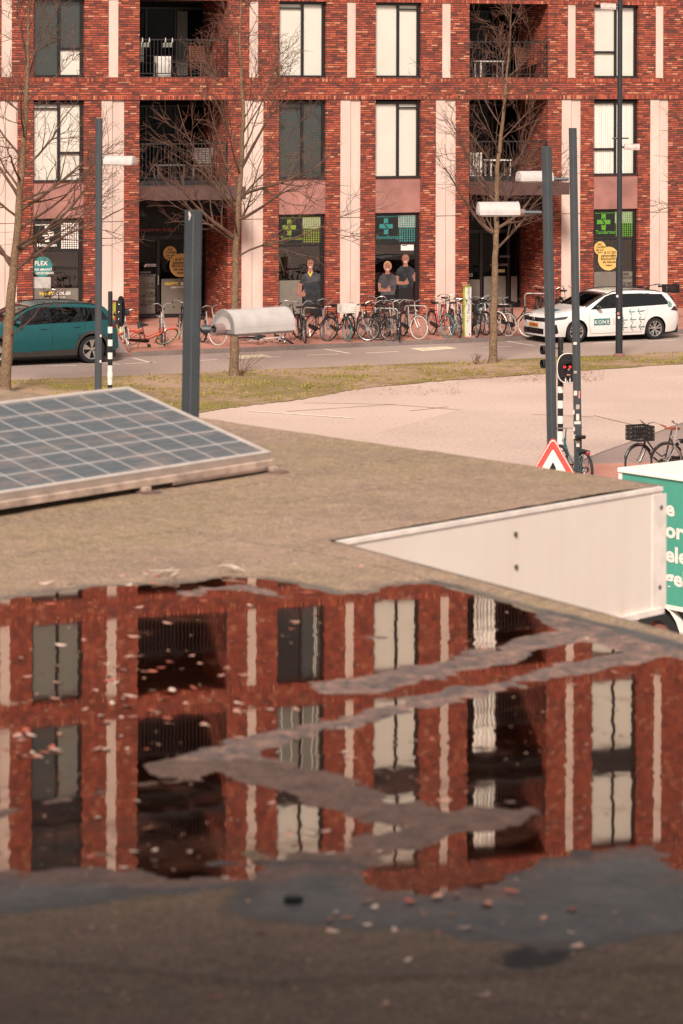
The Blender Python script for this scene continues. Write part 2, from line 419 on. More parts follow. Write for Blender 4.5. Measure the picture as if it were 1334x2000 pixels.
# plaza: darker wedge, joints, painted line, brick edge
sheet('asphalt_patch', [gp(1130,900), gp(1175,884), gp(1334,826), gp(1500,780), gp(1600,880), gp(1334,932), gp(1150,912)], .004, DARKAS)
sheet('asphalt_lane', [gp(700,856), gp(900,800), gp(1160,812), gp(1270,840), gp(1180,880), gp(1130,900), gp(900,930)], .004,
      ground_mat('coarser_asphalt', (.43,.315,.262), (.50,.375,.315), .4, 12))
PAVN = sheet('brick_path', [gp(1120,907), gp(1215,905), gp(1500,895), gp(1500,1300), gp(900,1300)], .008, PAVE)
LINE = simple('road_paint', (.72,.60,.54), .7, var=.22, scale=9)
def strip(mb, P, w, z):
    for a, b in zip(P[:-1], P[1:]):
        d = (b-a); d.z = 0; n = Vector((-d.y, d.x, 0)).normalized()*w/2
        mb.add([(a.x-n.x,a.y-n.y,z),(b.x-n.x,b.y-n.y,z),(b.x+n.x,b.y+n.y,z),(a.x+n.x,a.y+n.y,z)], [(0,1,2,3)])
JOINT = simple('asphalt_crack', (.17,.11,.09), .9)
mb = MB()
for P in ([(592,787),(760,790),(900,801)], [(560,804),(680,796),(770,790)], [(1160,812),(1270,838)], [(1040,810),(1160,815)], [(1334,826),(1175,884),(1135,901)], [(800,803),(875,795)]):
    strip(mb, [gp(*p) for p in P], .035, .0085)
part('asphalt_joints', mb, JOINT)['kind'] = 'structure'
mb = MB(); strip(mb, [gp(488,803), gp(560,808), gp(690,817)], .13, .0088)
# parking bay marks along the road
bays = [(150,704,90,713),(237,699,297,709),(635,682,682,691),(1000,657,1046,677)]
for p in ([(243,711),(306,708)],[(90,716),(150,714)],[(0,713),(55,708)],[(195,709),(235,712)],[(600,694),(662,692)],[(715,690),(778,687)],[(942,679),(998,677)],[(1052,674),(1085,673)],[(1160,671),(1205,669)],[(1265,667),(1320,665)],[(383,705),(424,703)],[(520,699),(548,697)],
          [(261,700),(296,709)],[(634,682),(683,691)],[(990,667),(1044,676)]):
    strip(mb, [gp(*q) for q in p], .11, .009)
part('road_markings', mb, LINE)['kind'] = 'structure'
mb = MB()
for (cx, cy) in ((852,681.5),(491,697)):
    A, B, C_, D = gp(cx-52,cy-.5), gp(cx+20,cy-4.5), gp(cx+42,cy-.2), gp(cx-26,cy+5)
    mb.add([(q.x,q.y,.009) for q in (A,B,C_,D)], [(0,1,2,3)])
part('bay_symbol', mb, simple('yellowish_road_paint', (.62,.53,.38), .7, var=.25, scale=4))['kind'] = 'structure'
# ------------------------------------------------------------------ the brick apartment building
BLD = root('apartment_building', fw(0,0,0), 'red brick apartment building with pale concrete strips and recessed balconies across the street', 'building', rz=TH)
ZB = [6.89+3.04*j for j in range(9)]                      # undersides of the brick bands
ZB_on = [0,1,2,3,4,5,7,8]
COLS = [(-14.4,-13.7),(-11.12,-10.39),(-7.79,-7.06),(-3.29,-2.57),(-.03,.66),(3.21,3.91),(7.61,8.30),(10.80,11.47),(14.1,14.8)]
cols_up = [(-14.2,-13.9),(-10.9,-10.58),(-7.57,-7.26),(-3.05,-2.76),(.19,.48),(3.42,3.71),(7.82,8.10),(10.99,11.27),(14.3,14.6)]
WIN = {'w0':(-13.2,-11.65),'w1':(-9.91,-8.32),'w2':(-2.07,-.50),'w3':(1.15,2.71),'w4':(8.76,10.37),'w5':(12.1,13.65)}
LOG = {'b1':(-6.59,-3.73),'b2':(4.36,7.12)}
XL, XR = -17.0, 17.5
ops = sorted(list(WIN.values())+list(LOG.values()))
solid = []; x = XL
for a, b in ops: solid.append((x, a)); x = b
solid.append((x, XR))
TOP = 34.0; BASE = .12
levels = [(BASE, ZB[0])]                                 # open storeys (between bands)
prev = ZB[0]+.69
for j in (1,2,3,4,5,7,8):
    levels.append((prev, ZB[j])); prev = ZB[j]+.69
levels.append((prev, TOP))
wall = MB()
WTH = .34
for li, (z0, z1) in enumerate(levels):
    if li == len(levels)-1: wall.box(XL, XR, 0, WTH, z0, z1); continue
    cl = COLS if li == 0 else cols_up
    for a, b in solid:
        # piers, cut where a concrete strip is let in
        cs = [c for c in cl if a <= c[0] and c[1] <= b]; xx = a
        for c in cs:
            wall.box(xx, c[0], 0, WTH, z0, z1); xx = c[1]
        wall.box(xx, b, 0, WTH, z0, z1)
part('brick_wall', wall, BR, BLD)
bm_, sm_ = MB(), MB()
for j in ZB_on:
    z = ZB[j]
    bm_.box(XL, XR, 0, WTH, z+.13, z+.56)
    sm_.box(XL, XR, -.012, WTH, z, z+.13); sm_.box(XL, XR, -.012, WTH, z+.56, z+.69)
part('brick_band', bm_, BR, BLD); part('soldier_course', sm_, BRS, BLD)
for li, (z0, z1) in enumerate(levels[:-1]):
    for i, c in enumerate(COLS if li == 0 else cols_up):
        mb = MB()
        if li == 0:
            xm = c[0]+.36
            for zz0, zz1 in ((z0, 3.22), (3.245, z1)):
                mb.box(c[0], xm-.012, .02, WTH, zz0, zz1); mb.box(xm+.012, c[1], .045, WTH, zz0, zz1)
            mb.box(xm-.012, xm+.012, .07, WTH, z0, z1); mb.box(c[0]+.005, c[1]-.005, .08, WTH-.01, 3.22, 3.245)
        else: mb.box(c[0], c[1], .02, WTH, z0, z1)
        part('concrete_strip', mb, CONC, BLD)
body = MB(); body.box(XL+.01, XR-.01, 2.45, 14, .12, TOP-.05); body.box(XL, XL+.3, WTH, 2.45, .12, TOP-.05); body.box(XR-.3, XR, WTH, 2.45, .12, TOP-.05)
part('building_core', body, simple('dark_brick_back', (.16,.05,.04), .9), BLD)
slab = MB()
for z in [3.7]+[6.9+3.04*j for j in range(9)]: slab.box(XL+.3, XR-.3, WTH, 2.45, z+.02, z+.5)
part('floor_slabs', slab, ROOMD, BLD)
rf = MB(); rf.box(XL-.1, XR+.1, -.08, 14.1, TOP, TOP+.12); part('roof_edge', rf, STEELD, BLD)
party = MB()
for a, b in LOG.values():
    party.box(a-.25, a-.001, WTH, 2.45, .12, TOP-.1); party.box(b+.001, b+.25, WTH, 2.45, .12, TOP-.1)
part('balcony_side_wall', party, BR, BLD)

def window(t0, t1, z0, z1, blinds, mull=.5, transom=None, vent=None, rec=.13, frame=.055, name='window', extra=None):
    """frame with mullion; panes, blinds and sill are its sub-parts. blinds: materials per pane (None = dark room)"""
    f = MB(); y0, y1 = rec, rec+.07; tm = t0+(t1-t0)*mull
    f.box(t0, t0+frame, y0, y1, z0, z1); f.box(t1-frame-.05, t1, y0, y1, z0, z1)
    f.box(t0+frame, t1-frame-.05, y0, y1, z0, z0+frame); f.box(t0+frame, t1-frame-.05, y0, y1, z1-frame-.03, z1)
    panes = [(t0+frame, t1-frame-.05)]
    if mull:
        f.box(tm-.04, tm+.04, y0-.004, y1, z0+frame, z1-frame-.03); panes = [(t0+frame, tm-.04), (tm+.04, t1-frame-.05)]
    if transom:
        p = panes[transom[0]]; zz = z0+(z1-z0)*transom[1]; f.box(p[0], p[1], y0-.002, y1, zz-.035, zz+.035)
    if vent is not None:
        p = panes[vent]; zz = z1-.2; f.box(p[0], p[1], y0-.002, y1, zz-.02, zz+.02)
    fo = part(name, f, DARKFR, BLD)
    g = MB(); g.add([(t0+.03,rec+.03,z0+.02),(t1-.03,rec+.03,z0+.02),(t1-.03,rec+.03,z1-.02),(t0+.03,rec+.03,z1-.02)], [(0,1,2,3)]); part('pane', g, GLASS, fo)
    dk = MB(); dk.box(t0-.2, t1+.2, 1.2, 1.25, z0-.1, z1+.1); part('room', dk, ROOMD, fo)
    for (a, b), m in zip(panes, blinds):
        if m is None: continue
        bb = MB()
        def fn(u, v, a=a, b=b): return (a+(b-a)*u, rec+.055+ (.012*sin(u*60) if m is CURT else 0), z0+.04+(z1-z0-.08)*v)
        bb.grid(fn, 40 if m is CURT else 1, 1); part('blind', bb, m, fo)
    s = MB(); s.box(t0+.002, t1-.002, .012, rec, z0+.001, z0+.045); part('sill', s, STEELD, fo)
    return fo
# storeys: (z0, z1)
FL = [(4.45,6.84)] + [(ZB[j]+.70, ZB[j+1]-.01) for j in (0,1,2,3,4)]
FLd = [(ZB[5]+.70, ZB[6]-.02), (ZB[6]+.66, ZB[7]-.01), (ZB[7]+.70, ZB[8]-.01)]
W, G_, Dk, C = BL_W, BL_G, BL_D, CURT
look = {  # per bay: blinds for storeys 1..9 with mullion etc.
 'w0': [(W,W)]*9,
 'w1': [(W,W),(Dk,Dk),(W,G_),(G_,W),(W,W),(G_,G_),(Dk,G_),(None,None),(W,W)],
 'w2': [(Dk,Dk),(W,W),(W,G_),(W,W),(W,W),(None,Dk),(G_,G_),(W,W),(W,W)],
 'w3': [(W,W),(W,W),(W,W),(W,W),(G_,W),(W,W),(W,W),(W,W),(W,W)],
 'w4': [(C,C),(W,W),(W,W),(W,G_),(W,W),(W,W),(W,W),(W,W),(G_,G_)],
 'w5': [(Dk,Dk),(Dk,Dk),(W,W),(G_,W),(W,W),(W,W),(G_,G_),(W,W),(W,W)]}
for wname, (a, b) in WIN.items():
    for i, (z0, z1) in enumerate(FL+FLd):
        tr = {'w1':(1,.36),'w4':(0,.35)}.get(wname) if i in (0,1) else None
        vt = {'w1':0,'w2':0,'w3':1}.get(wname) if i in (0,1) and not (wname == 'w1' and i == 1) else None
        fo = window(a, b, z0, z1, look[wname][i], mull=.52, transom=tr, vent=vt)
        if wname == 'w1' and i == 1:    # a pale blind in the lower right pane of an otherwise dark window
            bb = MB(); tm = a+(b-a)*.52; bb.box(tm+.05, b-.11, .178, .180, z0+.06, z0+(z1-z0)*.34); part('blind', bb, BL_W, fo)
        if wname == 'w2' and i in (5,6):
            bars = MB()
            for k in ((.1,.33,.58,.82,.93) if i == 6 else (.86,.9)): bars.box(a+.06+(b-a-.16)*k, a+.09+(b-a-.16)*k, .172, .178, z0+.05, z1-.08)
            part('curtain_strip', bars, WHITEP, fo)
    # spandrel in the double-height zone and the pink panel above the shop window
    mb = MB(); mb.box(a, b, .10, .16, ZB[6]-.02, ZB[6]+.66); part('spandrel', mb, DARKFR, BLD)
    mb = MB(); mb.box(a, b, .06, .16, 3.36, 4.45); part('concrete_panel', mb, CONC2, BLD)
# stain on the panel at the right
# balconies
def railing(a, b, z, n=-.0):
    mb = MB(); mb.box(a, b, n, n+.04, z+1.08, z+1.12); mb.box(a, b, n+.005, n+.035, z+.06, z+.09)
    k = int((b-a)/.115)
    for i in range(1, k): x = a+(b-a)*i/k; mb.box(x-.008, x+.008, n+.012, n+.028, z+.09, z+1.08)
    for x in (a, b-.04): mb.box(x, x+.04, n, n+.04, z, z+1.08)
    return mb
for bn, (a, b) in LOG.items():
    zs = [4.42] + [ZB[j]+.69 for j in range(5)] + [ZB[5]+.69, ZB[6]+.66, ZB[7]+.69]
    tops = [ZB[0]] + [ZB[j+1] for j in range(5)] + [ZB[6]-.1, ZB[7], ZB[8]]
    for i, (z, zt) in enumerate(zip(zs, tops)):
        r = part('railing', railing(a, b, z+.04, .03), STEELD, BLD)
        fl = MB(); fl.box(a, b, .0 if i != 7 else .01, 2.3, z-.12, z+.02); part('balcony_floor', fl, STEELD, BLD)
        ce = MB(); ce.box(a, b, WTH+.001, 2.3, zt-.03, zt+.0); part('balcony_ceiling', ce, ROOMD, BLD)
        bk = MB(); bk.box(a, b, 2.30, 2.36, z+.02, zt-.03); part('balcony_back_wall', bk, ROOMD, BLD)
        d = MB(); w_ = (b-a)/3
        for k in range(4): d.box(a+w_*k-(.03 if k else 0), a+w_*k+(.03 if k < 3 else 0), 2.2, 2.28, z+.02, zt-.25)
        d.box(a, b, 2.2, 2.28, zt-.25, zt-.18); do = part('balcony_door', d, DARKFR, BLD)
        g = MB(); g.add([(a+.03,2.24,z+.05),(b-.03,2.24,z+.05),(b-.03,2.24,zt-.26),(a+.03,2.24,zt-.26)], [(0,1,2,3)]); part('pane', g, GLASSD, do)
        # a curtain or blind strip
        cu = None
        if bn == 'b1' and i == 1: cu = (a+1.95, a+2.28, G_)
        if bn == 'b2' and i == 1: cu = (a+1.0, a+1.6, BL_D)
        if bn == 'b2' and i in (5,6,7): cu = (a+.42, a+1.15, W)
        if bn == 'b2' and i == 0: cu = None
        if cu:
            c = MB(); c.grid(lambda u, v: (cu[0]+(cu[1]-cu[0])*u, (2.17 if i < 5 else .42)+.02*sin(u*30), z+.05+(zt-z-.35)*v), 30, 1); part('curtain', c, cu[2] if cu[2] is not W else CURT, do)
    # canopy over the entrance
    cp = MB(); cp.box(a-.02, b+.0, -1.55, -.02, 3.92, 4.30); cp.box(a, b, -.02, .34, 3.92, 4.28)
    part('canopy', cp, CANOPY, BLD)
    # entrance recess
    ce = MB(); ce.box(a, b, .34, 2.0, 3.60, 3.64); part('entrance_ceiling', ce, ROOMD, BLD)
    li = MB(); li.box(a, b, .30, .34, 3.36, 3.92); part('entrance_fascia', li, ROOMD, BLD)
# ------------------------------------------------------------------ shop fronts at street level
SBLACK = simple('black_sign_film', (.010,.013,.013), .4)
SGREEN = simple('green_sign_film', (.09,.30,.028), .5)
SGREEN2 = simple('lime_sign_film', (.19,.26,.035), .5)
STEAL = simple('teal_sign_film', (.03,.21,.205), .5)
SWHITE = simple('white_sign_film', (.80,.74,.68), .5)
SYEL = simple('yellow_sticker', (.72,.46,.14), .5)
SYEL2 = simple('yellow_letters', (.78,.55,.05), .5)
SRED = simple('dull_red_letters', (.28,.07,.05), .5)
SDK = simple('dark_letters', (.03,.025,.022), .5)
SGREY = simple('grey_letters', (.30,.28,.26), .5)
NS = .150
def flat(poly, n=NS, th=.002):
    """polygon given in photo points on the plane n of the facade"""
    mb = MB(); P = [ft(x, y, n) for x, y in poly]
    mb.prism(P, (0,n,0), (1,0,0), (0,0,1), (0,th,0)); return mb
def disc(cx, cy, rpx, n=NS, th=.002, k=36):
    t, z = ft(cx, cy, n); t2, _ = ft(cx+rpx, cy, n); r = (t2-t)*1.04
    mb = MB(); mb.prism([(t+r*cos(2*pi*i/k), z+r*sin(2*pi*i/k)) for i in range(k)], (0,n,0), (1,0,0), (0,0,1), (0,th,0)); return mb
def words(s, px, py, hpx, n=NS, bold=.02, sx=1.0, align='LEFT'):
    """text whose baseline starts at photo point (px, py) on plane n, capital height hpx photo pixels"""
    t, z = ft(px, py, n); _, z2 = ft(px, py-hpx, n)
    return shift(text_mb(s, (z2-z)/.70, bold, align, 0, sx), t, n-.0015, z)
def put(name, mb, mat, par): return part(name, mb, mat, par)
def cross(cx, cy, n=NS-.003, s=1.0):
    w, h, tk = 13*s, 15.5*s, 4.2*s
    P = [(cx-tk,cy-h),(cx+tk,cy-h),(cx+tk,cy-tk),(cx+w,cy-tk),(cx+w,cy+tk),(cx+tk,cy+tk),(cx+tk,cy+h),(cx-tk,cy+h),(cx-tk,cy+tk),(cx-w,cy+tk),(cx-w,cy-tk),(cx-tk,cy-tk)]
    return flat(P, n, .0015)
def sticker_s(cx, cy): return words('S', cx-4.2, cy+6.5, 13.5, n=NS-.006, bold=.01)
def dots(x0, x1, y0, y1, nx, ny, grow=True, n=NS-.001):
    mb = MB()
    for i in range(nx):
        for j in range(ny):
            cx = x0+(x1-x0)*(i+.5)/nx; cy = y0+(y1-y0)*(j+.5)/ny
            t, z = ft(cx, cy, n); r = .031*((.5+.5*i/nx)) if grow else .03
            mb.prism([(t+r*cos(q*pi/3), z+r*sin(q*pi/3)) for q in range(6)], (0,n,0), (1,0,0), (0,0,1), (0,.001,0))
    return mb
def shop_window(key, name='shop_window'):
    a, b = WIN[key]; z0, z1 = .14, 3.36
    f = MB(); y0, y1 = .14, .22
    f.box(a, a+.03, y0, y1, z0, z1); f.box(b-.13, b, y0, y1, z0, z1); f.box(a+.03, b-.13, y0, y1, z0, z0+.05)
    f.box(a+.03, b-.13, y0, y1, z1-.09, z1); f.box(a+.03, b-.13, y0-.01, y1, 2.36, 2.42)
    fo = part(name, f, DARKFR, BLD)
    g = MB(); g.add([(a+.02,.168,z0+.02),(b-.1,.168,z0+.02),(b-.1,.168,z1-.02),(a+.02,.168,z1-.02)], [(0,1,2,3)]); part('pane', g, GLASS, fo)
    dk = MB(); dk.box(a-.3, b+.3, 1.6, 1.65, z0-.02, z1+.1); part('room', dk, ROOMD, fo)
    s = MB(); s.box(a+.002, b-.002, .0, .14, .121, .17); part('sill', s, CONC2, fo)
    return fo
def clinic_panel(fo, x0, x1, x2, y0, y1, colr, word, cx, wx, half=True):
    put('sign_panel', flat([(x0,y0),(x1,y0),(x1,y1),(x0,y1)]), SBLACK, fo)
    put('sign_cross', cross(cx, (y0+y1)/2-4), colr, fo); put('sign_letter', sticker_s(cx, (y0+y1)/2-4), SBLACK, fo)
    put('sign_word', words(word, wx, y1-6, 7.2, n=NS-.003, bold=.015), colr, fo)
    put('sign_line', words('Gezondheidscentrum Strijp S', x0+2, y0+5.5, 3.2, n=NS-.003, bold=.01), colr, fo)
    put('dot_pattern', dots(x1+2, x2, y0+2, y1-1, 8, 12, False), colr, fo)
    if half: put('pale_film', flat([(x1+1,y0+1),(x2+1,y0+1),(x2+1,(y0+y1)/2-2),(x1+1,(y0+y1)/2-2)], NS+.004), simple('pale_film', (.33,.32,.27), .6), fo)
# w1: doctors
s1 = shop_window('w1')
put('sign_panel', flat([(66,436),(118,436),(118,486),(66,486)]), SBLACK, s1)
put('sign_cross', cross(92, 457), SWHITE, s1); put('sign_letter', sticker_s(92, 457), SBLACK, s1)
put('sign_word', words('Huisartsen', 72, 482, 6.5, n=NS-.003, bold=.02), SWHITE, s1)
put('sign_line', words('Gezondheidscentrum', 68, 440.5, 3.2, n=NS-.003), SWHITE, s1)
put('dot_pattern', dots(119, 158, 435, 486, 9, 12, False), SWHITE, s1)
put('round_sticker', disc(83, 521, 18.5), STEAL, s1)
put('sticker_word', merge(words('FLEX', 67.5, 518.5, 8.5, n=NS-.003, bold=.02, sx=1.0), words('PER MAAND', 67, 529, 4.5, n=NS-.003), words('OPZEGBAAR', 70, 536, 4.5, n=NS-.003)), SWHITE, s1)
put('white_film', flat([(65,541),(99,541),(99,563),(65,563)], NS+.003), simple('pale_grey_film', (.45,.44,.41), .6), s1)
put('frosted_film', flat([(65,563.5),(158,562.5),(158,628),(65,630)], NS+.003), FROST, s1)
put('shop_lettering', words('HAPPY', 77, 576.5, 6.0, bold=.03, sx=1.15), SYEL2, s1)
put('shop_lettering', words('BODES', 110, 576, 6.0, bold=.03, sx=1.1), SWHITE, s1)
put('shop_lettering', words('LIFESTYLECLUBS', 91, 582, 3.2, bold=.02, sx=1.15), SWHITE, s1)
# w2: dentists, w3: physiotherapy, w4: dentists
s2 = shop_window('w2'); clinic_panel(s2, 543.5, 590, 629, 421, 475, SGREEN2, 'Tandartsen', 565, 548)
s3 = shop_window('w3'); clinic_panel(s3, 733, 777, 816, 419, 473, STEAL, 'Fysiotherapie', 754, 735)
s4 = shop_window('w4'); clinic_panel(s4, 1160, 1200, 1236, 412, 463, SGREEN, 'Tandartsen', 1179, 1163)
put('frosted_film', flat([(543.5,548),(590,547),(590,628),(543.5,630)], NS+.004), FROST, s2)
put('paper_notice', flat([(783,476),(808,476),(808,489),(783,489)]), SWHITE, s3)
put('notice_text', words('...', 786, 482, 6, n=NS-.003) if False else flat([(785.5,479),(795,479),(795,480.3),(785.5,480.3)], NS-.003), SDK, s3)
put('round_sticker', disc(1172, 484.5, 11.2), SYEL, s4)
put('sticker_word', merge(words('365', 1166.5, 479.5, 4.6, n=NS-.003, bold=.02), words('DAGEN', 1164.5, 485, 4.2, n=NS-.003, bold=.02), words('per jaar', 1164, 490, 4, n=NS-.003), words('open', 1167, 494.5, 4, n=NS-.003)), SDK, s4)
put('round_sticker', disc(1188.5, 505, 19.8, n=NS-.004), SYEL, s4)
put('sticker_word', merge(words('& ALTIJD', 1180, 495.5, 4.6, n=NS-.007), words('persoonlijke', 1174, 501.5, 4.6, n=NS-.007, bold=.03), words('BEGELEIDING', 1173.5, 508, 4.6, n=NS-.007), words('elk bezoek', 1177, 514, 4.6, n=NS-.007), words('weer!', 1183, 520, 4.6, n=NS-.007)), SDK, s4)
put('frosted_film', flat([(1160,531),(1236,530),(1236,600),(1160,602)], NS+.004), FROST, s4)
put('film_words', merge(words('WEER', 1212, 538, 5), words('DAGEN', 1216, 545, 5), words('35 MIN', 1217, 556, 5), words('PER KEER', 1212, 562, 5)), SDK, s4)
s5 = shop_window('w5'); put('round_sticker', disc(1346, 488, 15), STEAL, s5)
put('frosted_film', flat([(1333,531),(1400,528),(1400,592),(1333,594)], NS+.004), FROST, s5)
s0 = shop_window('w0')
# staff printed on the windows (flat prints)
SKIN = simple('print_skin', (.30,.135,.095), .6); SHIRT = simple('print_shirt', (.05,.05,.056), .6, var=.6, scale=5); SHIRT2 = simple('print_dark_shirt', (.016,.021,.027), .6, var=.8, scale=5)
HAIRB = simple('print_brown_hair', (.07,.035,.02), .6); HAIRY = simple('print_fair_hair', (.42,.25,.13), .6); PANTS = simple('print_trousers', (.006,.006,.008), .6)
EYEC = simple('print_features', (.06,.025,.02), .6); TEETH = simple('print_teeth', (.75,.68,.62), .6)
def ell(cx, cy, rx, ry, k=20, a0=0): return [(cx+rx*cos(2*pi*i/k+a0), cy+ry*sin(2*pi*i/k+a0)) for i in range(k)]
def head(fo, cx, cy, r, hair, woman, n0):
    if woman: put('printed_hair', flat(ell(cx, cy-1.2, r*.98, r*1.28), n0+.001, .001), hair, fo)
    else: put('printed_hair', flat([(cx-r*.82,cy-r*.2),(cx-r*.85,cy-r*.9),(cx-r*.4,cy-r*1.4),(cx+r*.4,cy-r*1.42),(cx+r*.85,cy-r*.9),(cx+r*.82,cy-r*.2)], n0+.001, .001), hair, fo)
    put('printed_neck', flat([(cx-r*.42,cy+r*.7),(cx+r*.42,cy+r*.7),(cx+r*.6,cy+r*1.8),(cx-r*.6,cy+r*1.8)], n0, .001), SKIN, fo)
    face = [(cx-r*.72,cy-r*.55),(cx-r*.35,cy-r*1.0),(cx+r*.35,cy-r*1.0),(cx+r*.72,cy-r*.55),(cx+r*.74,cy+r*.2),(cx+r*.5,cy+r*.85),(cx+r*.15,cy+r*1.2),(cx-r*.15,cy+r*1.2),(cx-r*.5,cy+r*.85),(cx-r*.74,cy+r*.2)]
    put('printed_face', flat(face, n0-.002, .001), SKIN, fo)
    ft_ = merge(flat(ell(cx-r*.3, cy-r*.1, r*.13, r*.08, 8), n0-.004, .001), flat(ell(cx+r*.3, cy-r*.1, r*.13, r*.08, 8), n0-.004, .001),
                flat([(cx-r*.5,cy-r*.32),(cx-r*.12,cy-r*.38),(cx-r*.12,cy-r*.28),(cx-r*.5,cy-r*.22)], n0-.004, .001),
                flat([(cx+r*.5,cy-r*.32),(cx+r*.12,cy-r*.38),(cx+r*.12,cy-r*.28),(cx+r*.5,cy-r*.22)], n0-.004, .001),
                flat([(cx-r*.12,cy+r*.35),(cx+r*.12,cy+r*.35),(cx,cy+r*.42)], n0-.004, .001))
    put('printed_features', ft_, EYEC, fo)
    put('printed_smile', flat([(cx-r*.36,cy+r*.55),(cx+r*.36,cy+r*.55),(cx+r*.15,cy+r*.78),(cx-r*.15,cy+r*.78)], n0-.004, .001), TEETH, fo)
def thumb(fo, cx, cy, s, n0, flip=1):
    put('printed_hand', flat([(cx-5*s*flip,cy+2*s),(cx-4.4*s*flip,cy-4*s),(cx-1*s*flip,cy-5.5*s),(cx+1.2*s*flip,cy-11*s),(cx+3.2*s*flip,cy-11*s),(cx+2.8*s*flip,cy-5*s),(cx+5.4*s*flip,cy-3.8*s),(cx+5.6*s*flip,cy+3.5*s),(cx+2*s*flip,cy+5*s),(cx-3*s*flip,cy+4.6*s)], n0-.004, .001), SKIN, fo)
def poster_man(fo):
    n = NS
    put('printed_trousers', flat([(594,566),(625,566),(627,590),(625,628),(610,629),(606,600),(597,597)], n, .001), PANTS, fo)
    put('printed_shirt', flat([(586,549),(592,536),(603,531),(616,531),(629,538),(629,570),(594,572),(592,556),(583,553)], n-.002, .001), SHIRT, fo)
    put('printed_dark_apron', flat([(594,553),(629,549),(629,596),(596,596),(592,570)], n-.003, .001), SHIRT2, fo)
    put('printed_arm', flat([(583,552),(591,555),(587,568),(593,577),(588,581),(579,572)], n-.005, .001), SKIN, fo)
    thumb(fo, 592, 575, .85, n-.003); put('printed_collar', flat([(601,531),(606,541),(611,531),(609,530),(606,536),(603,530)], n-.006, .001), SYEL2, fo); head(fo, 606, 516, 8.3, HAIRB, False, n-.003)
def poster_woman(fo, cx, cy, r, sh, hair, n, side):
    w = r*2.1
    put('printed_trousers', flat([(cx-w*.8,cy+r*6),(cx+w*.8,cy+r*6),(cx+w*.8,cy+r*9.5),(cx-w*.8,cy+r*9.5)], n, .001), PANTS, fo)
    put('printed_shirt', flat([(cx-w,cy+r*2.6),(cx-w*.5,cy+r*1.6),(cx+w*.5,cy+r*1.6),(cx+w,cy+r*2.5),(cx+w*1.05,cy+r*4.2),(cx+w*.8,cy+r*6.8),(cx-w*.75,cy+r*6.9),(cx-w*1.1,cy+r*4.2)], n-.002, .001), sh, fo)
    put('printed_arm', flat([(cx-w*1.15,cy+r*3.9),(cx-w*.75,cy+r*4.1),(cx-w*.8,cy+r*5.2),(cx-w*.1,cy+r*5.5),(cx-w*.15,cy+r*6.2),(cx-w*1.05,cy+r*6.0)], n-.005, .001), SKIN, fo)
    thumb(fo, cx+w*.1, cy+r*5.6, .8, n-.003)
    if side: put('printed_arm', flat([(cx+w*.8,cy+r*4.0),(cx+w*1.15,cy+r*4.0),(cx+w*1.2,cy+r*5.2),(cx+w*.95,cy+r*5.3)], n-.005, .001), SKIN, fo); thumb(fo, cx+w*.98, cy+r*4.1, .7, n-.003)
    head(fo, cx, cy, r, hair, True, n-.003)
poster_man(s2)
poster_woman(s3, 792, 506, 8.2, SHIRT2, HAIRB, NS, True)
poster_woman(s3, 757, 521, 8.0, SHIRT, HAIRY, NS-.012, False)
# entrances at the back of the two recesses
ND = 1.96
def entrance(bn, xs):
    a, b = LOG[bn]; f = MB(); z1 = 3.6
    tx = [tf(x, 550, ND) for x in xs]
    ts = [a]+tx+[b]
    for t in tx: f.box(t-.05, t+.05, ND+.01, ND+.09, .3, 2.62)
    f.box(a, b, ND+.01, ND+.09, 2.55, 2.67); f.box(a, b, ND+.01, ND+.09, .13, .26)
    f.box(a, a+.05, ND+.01, ND+.09, .26, 2.55); f.box(b-.05, b, ND+.01, ND+.09, .26, z1)
    fo = part('entrance_door', f, DARKFR, BLD)
    g = MB(); g.add([(a+.02,ND+.05,.14),(b-.02,ND+.05,.14),(b-.02,ND+.05,3.55),(a+.02,ND+.05,3.55)], [(0,1,2,3)]); part('pane', g, GLASSD, fo)
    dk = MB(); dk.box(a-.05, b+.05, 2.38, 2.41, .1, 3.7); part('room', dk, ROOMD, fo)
    return fo
e1 = entrance('b1', [309]); e2 = entrance('b2', [940, 993])
def flatd(P, n=ND): return flat(P, n)
put('frosted_film', flatd([(270,540),(303,540),(303,612),(270,613)]), FROST, e1)
put('frosted_film', flatd([(315,545),(393,543),(393,612),(315,613)]), FROST, e1)
put('centre_lettering', words('Gezondheidscentrum Strijp S', 232, 453, 7, n=ND), SRED, e1)
put('round_sticker', disc(332, 494.5, 12.5, n=ND-.01), SYEL, e1)
put('sticker_word', merge(words('365', 327, 489.5, 5, n=ND-.015, bold=.02), words('DAGEN', 323.5, 495.5, 4.8, n=ND-.015, bold=.02), words('per jaar', 323.5, 501, 4.5, n=ND-.015), words('open', 326.5, 506, 4.5, n=ND-.015)), SDK, e1)
put('round_sticker', disc(353, 518, 21, n=ND-.02), SYEL, e1)
put('sticker_word', merge(words('& ALTIJD', 342, 509, 5, n=ND-.025), words('persoonlijke', 337.5, 515.5, 5, n=ND-.025, bold=.03), words('BEGELEIDING', 336, 522, 5, n=ND-.025), words('elk bezoek', 339, 528.5, 5, n=ND-.025), words('weer!', 346, 535, 5, n=ND-.025)), SDK, e1)
put('shop_lettering', words('HAPPY', 321.5, 557, 6.0, n=ND-.004, bold=.03, sx=1.1), SYEL2, e1)
put('shop_lettering', merge(words('BODES', 353, 557, 6.0, n=ND-.004, bold=.03, sx=1.1), words('LIFESTYLECLUBS', 334, 563, 3.2, n=ND-.004, sx=1.1)), SWHITE, e1)
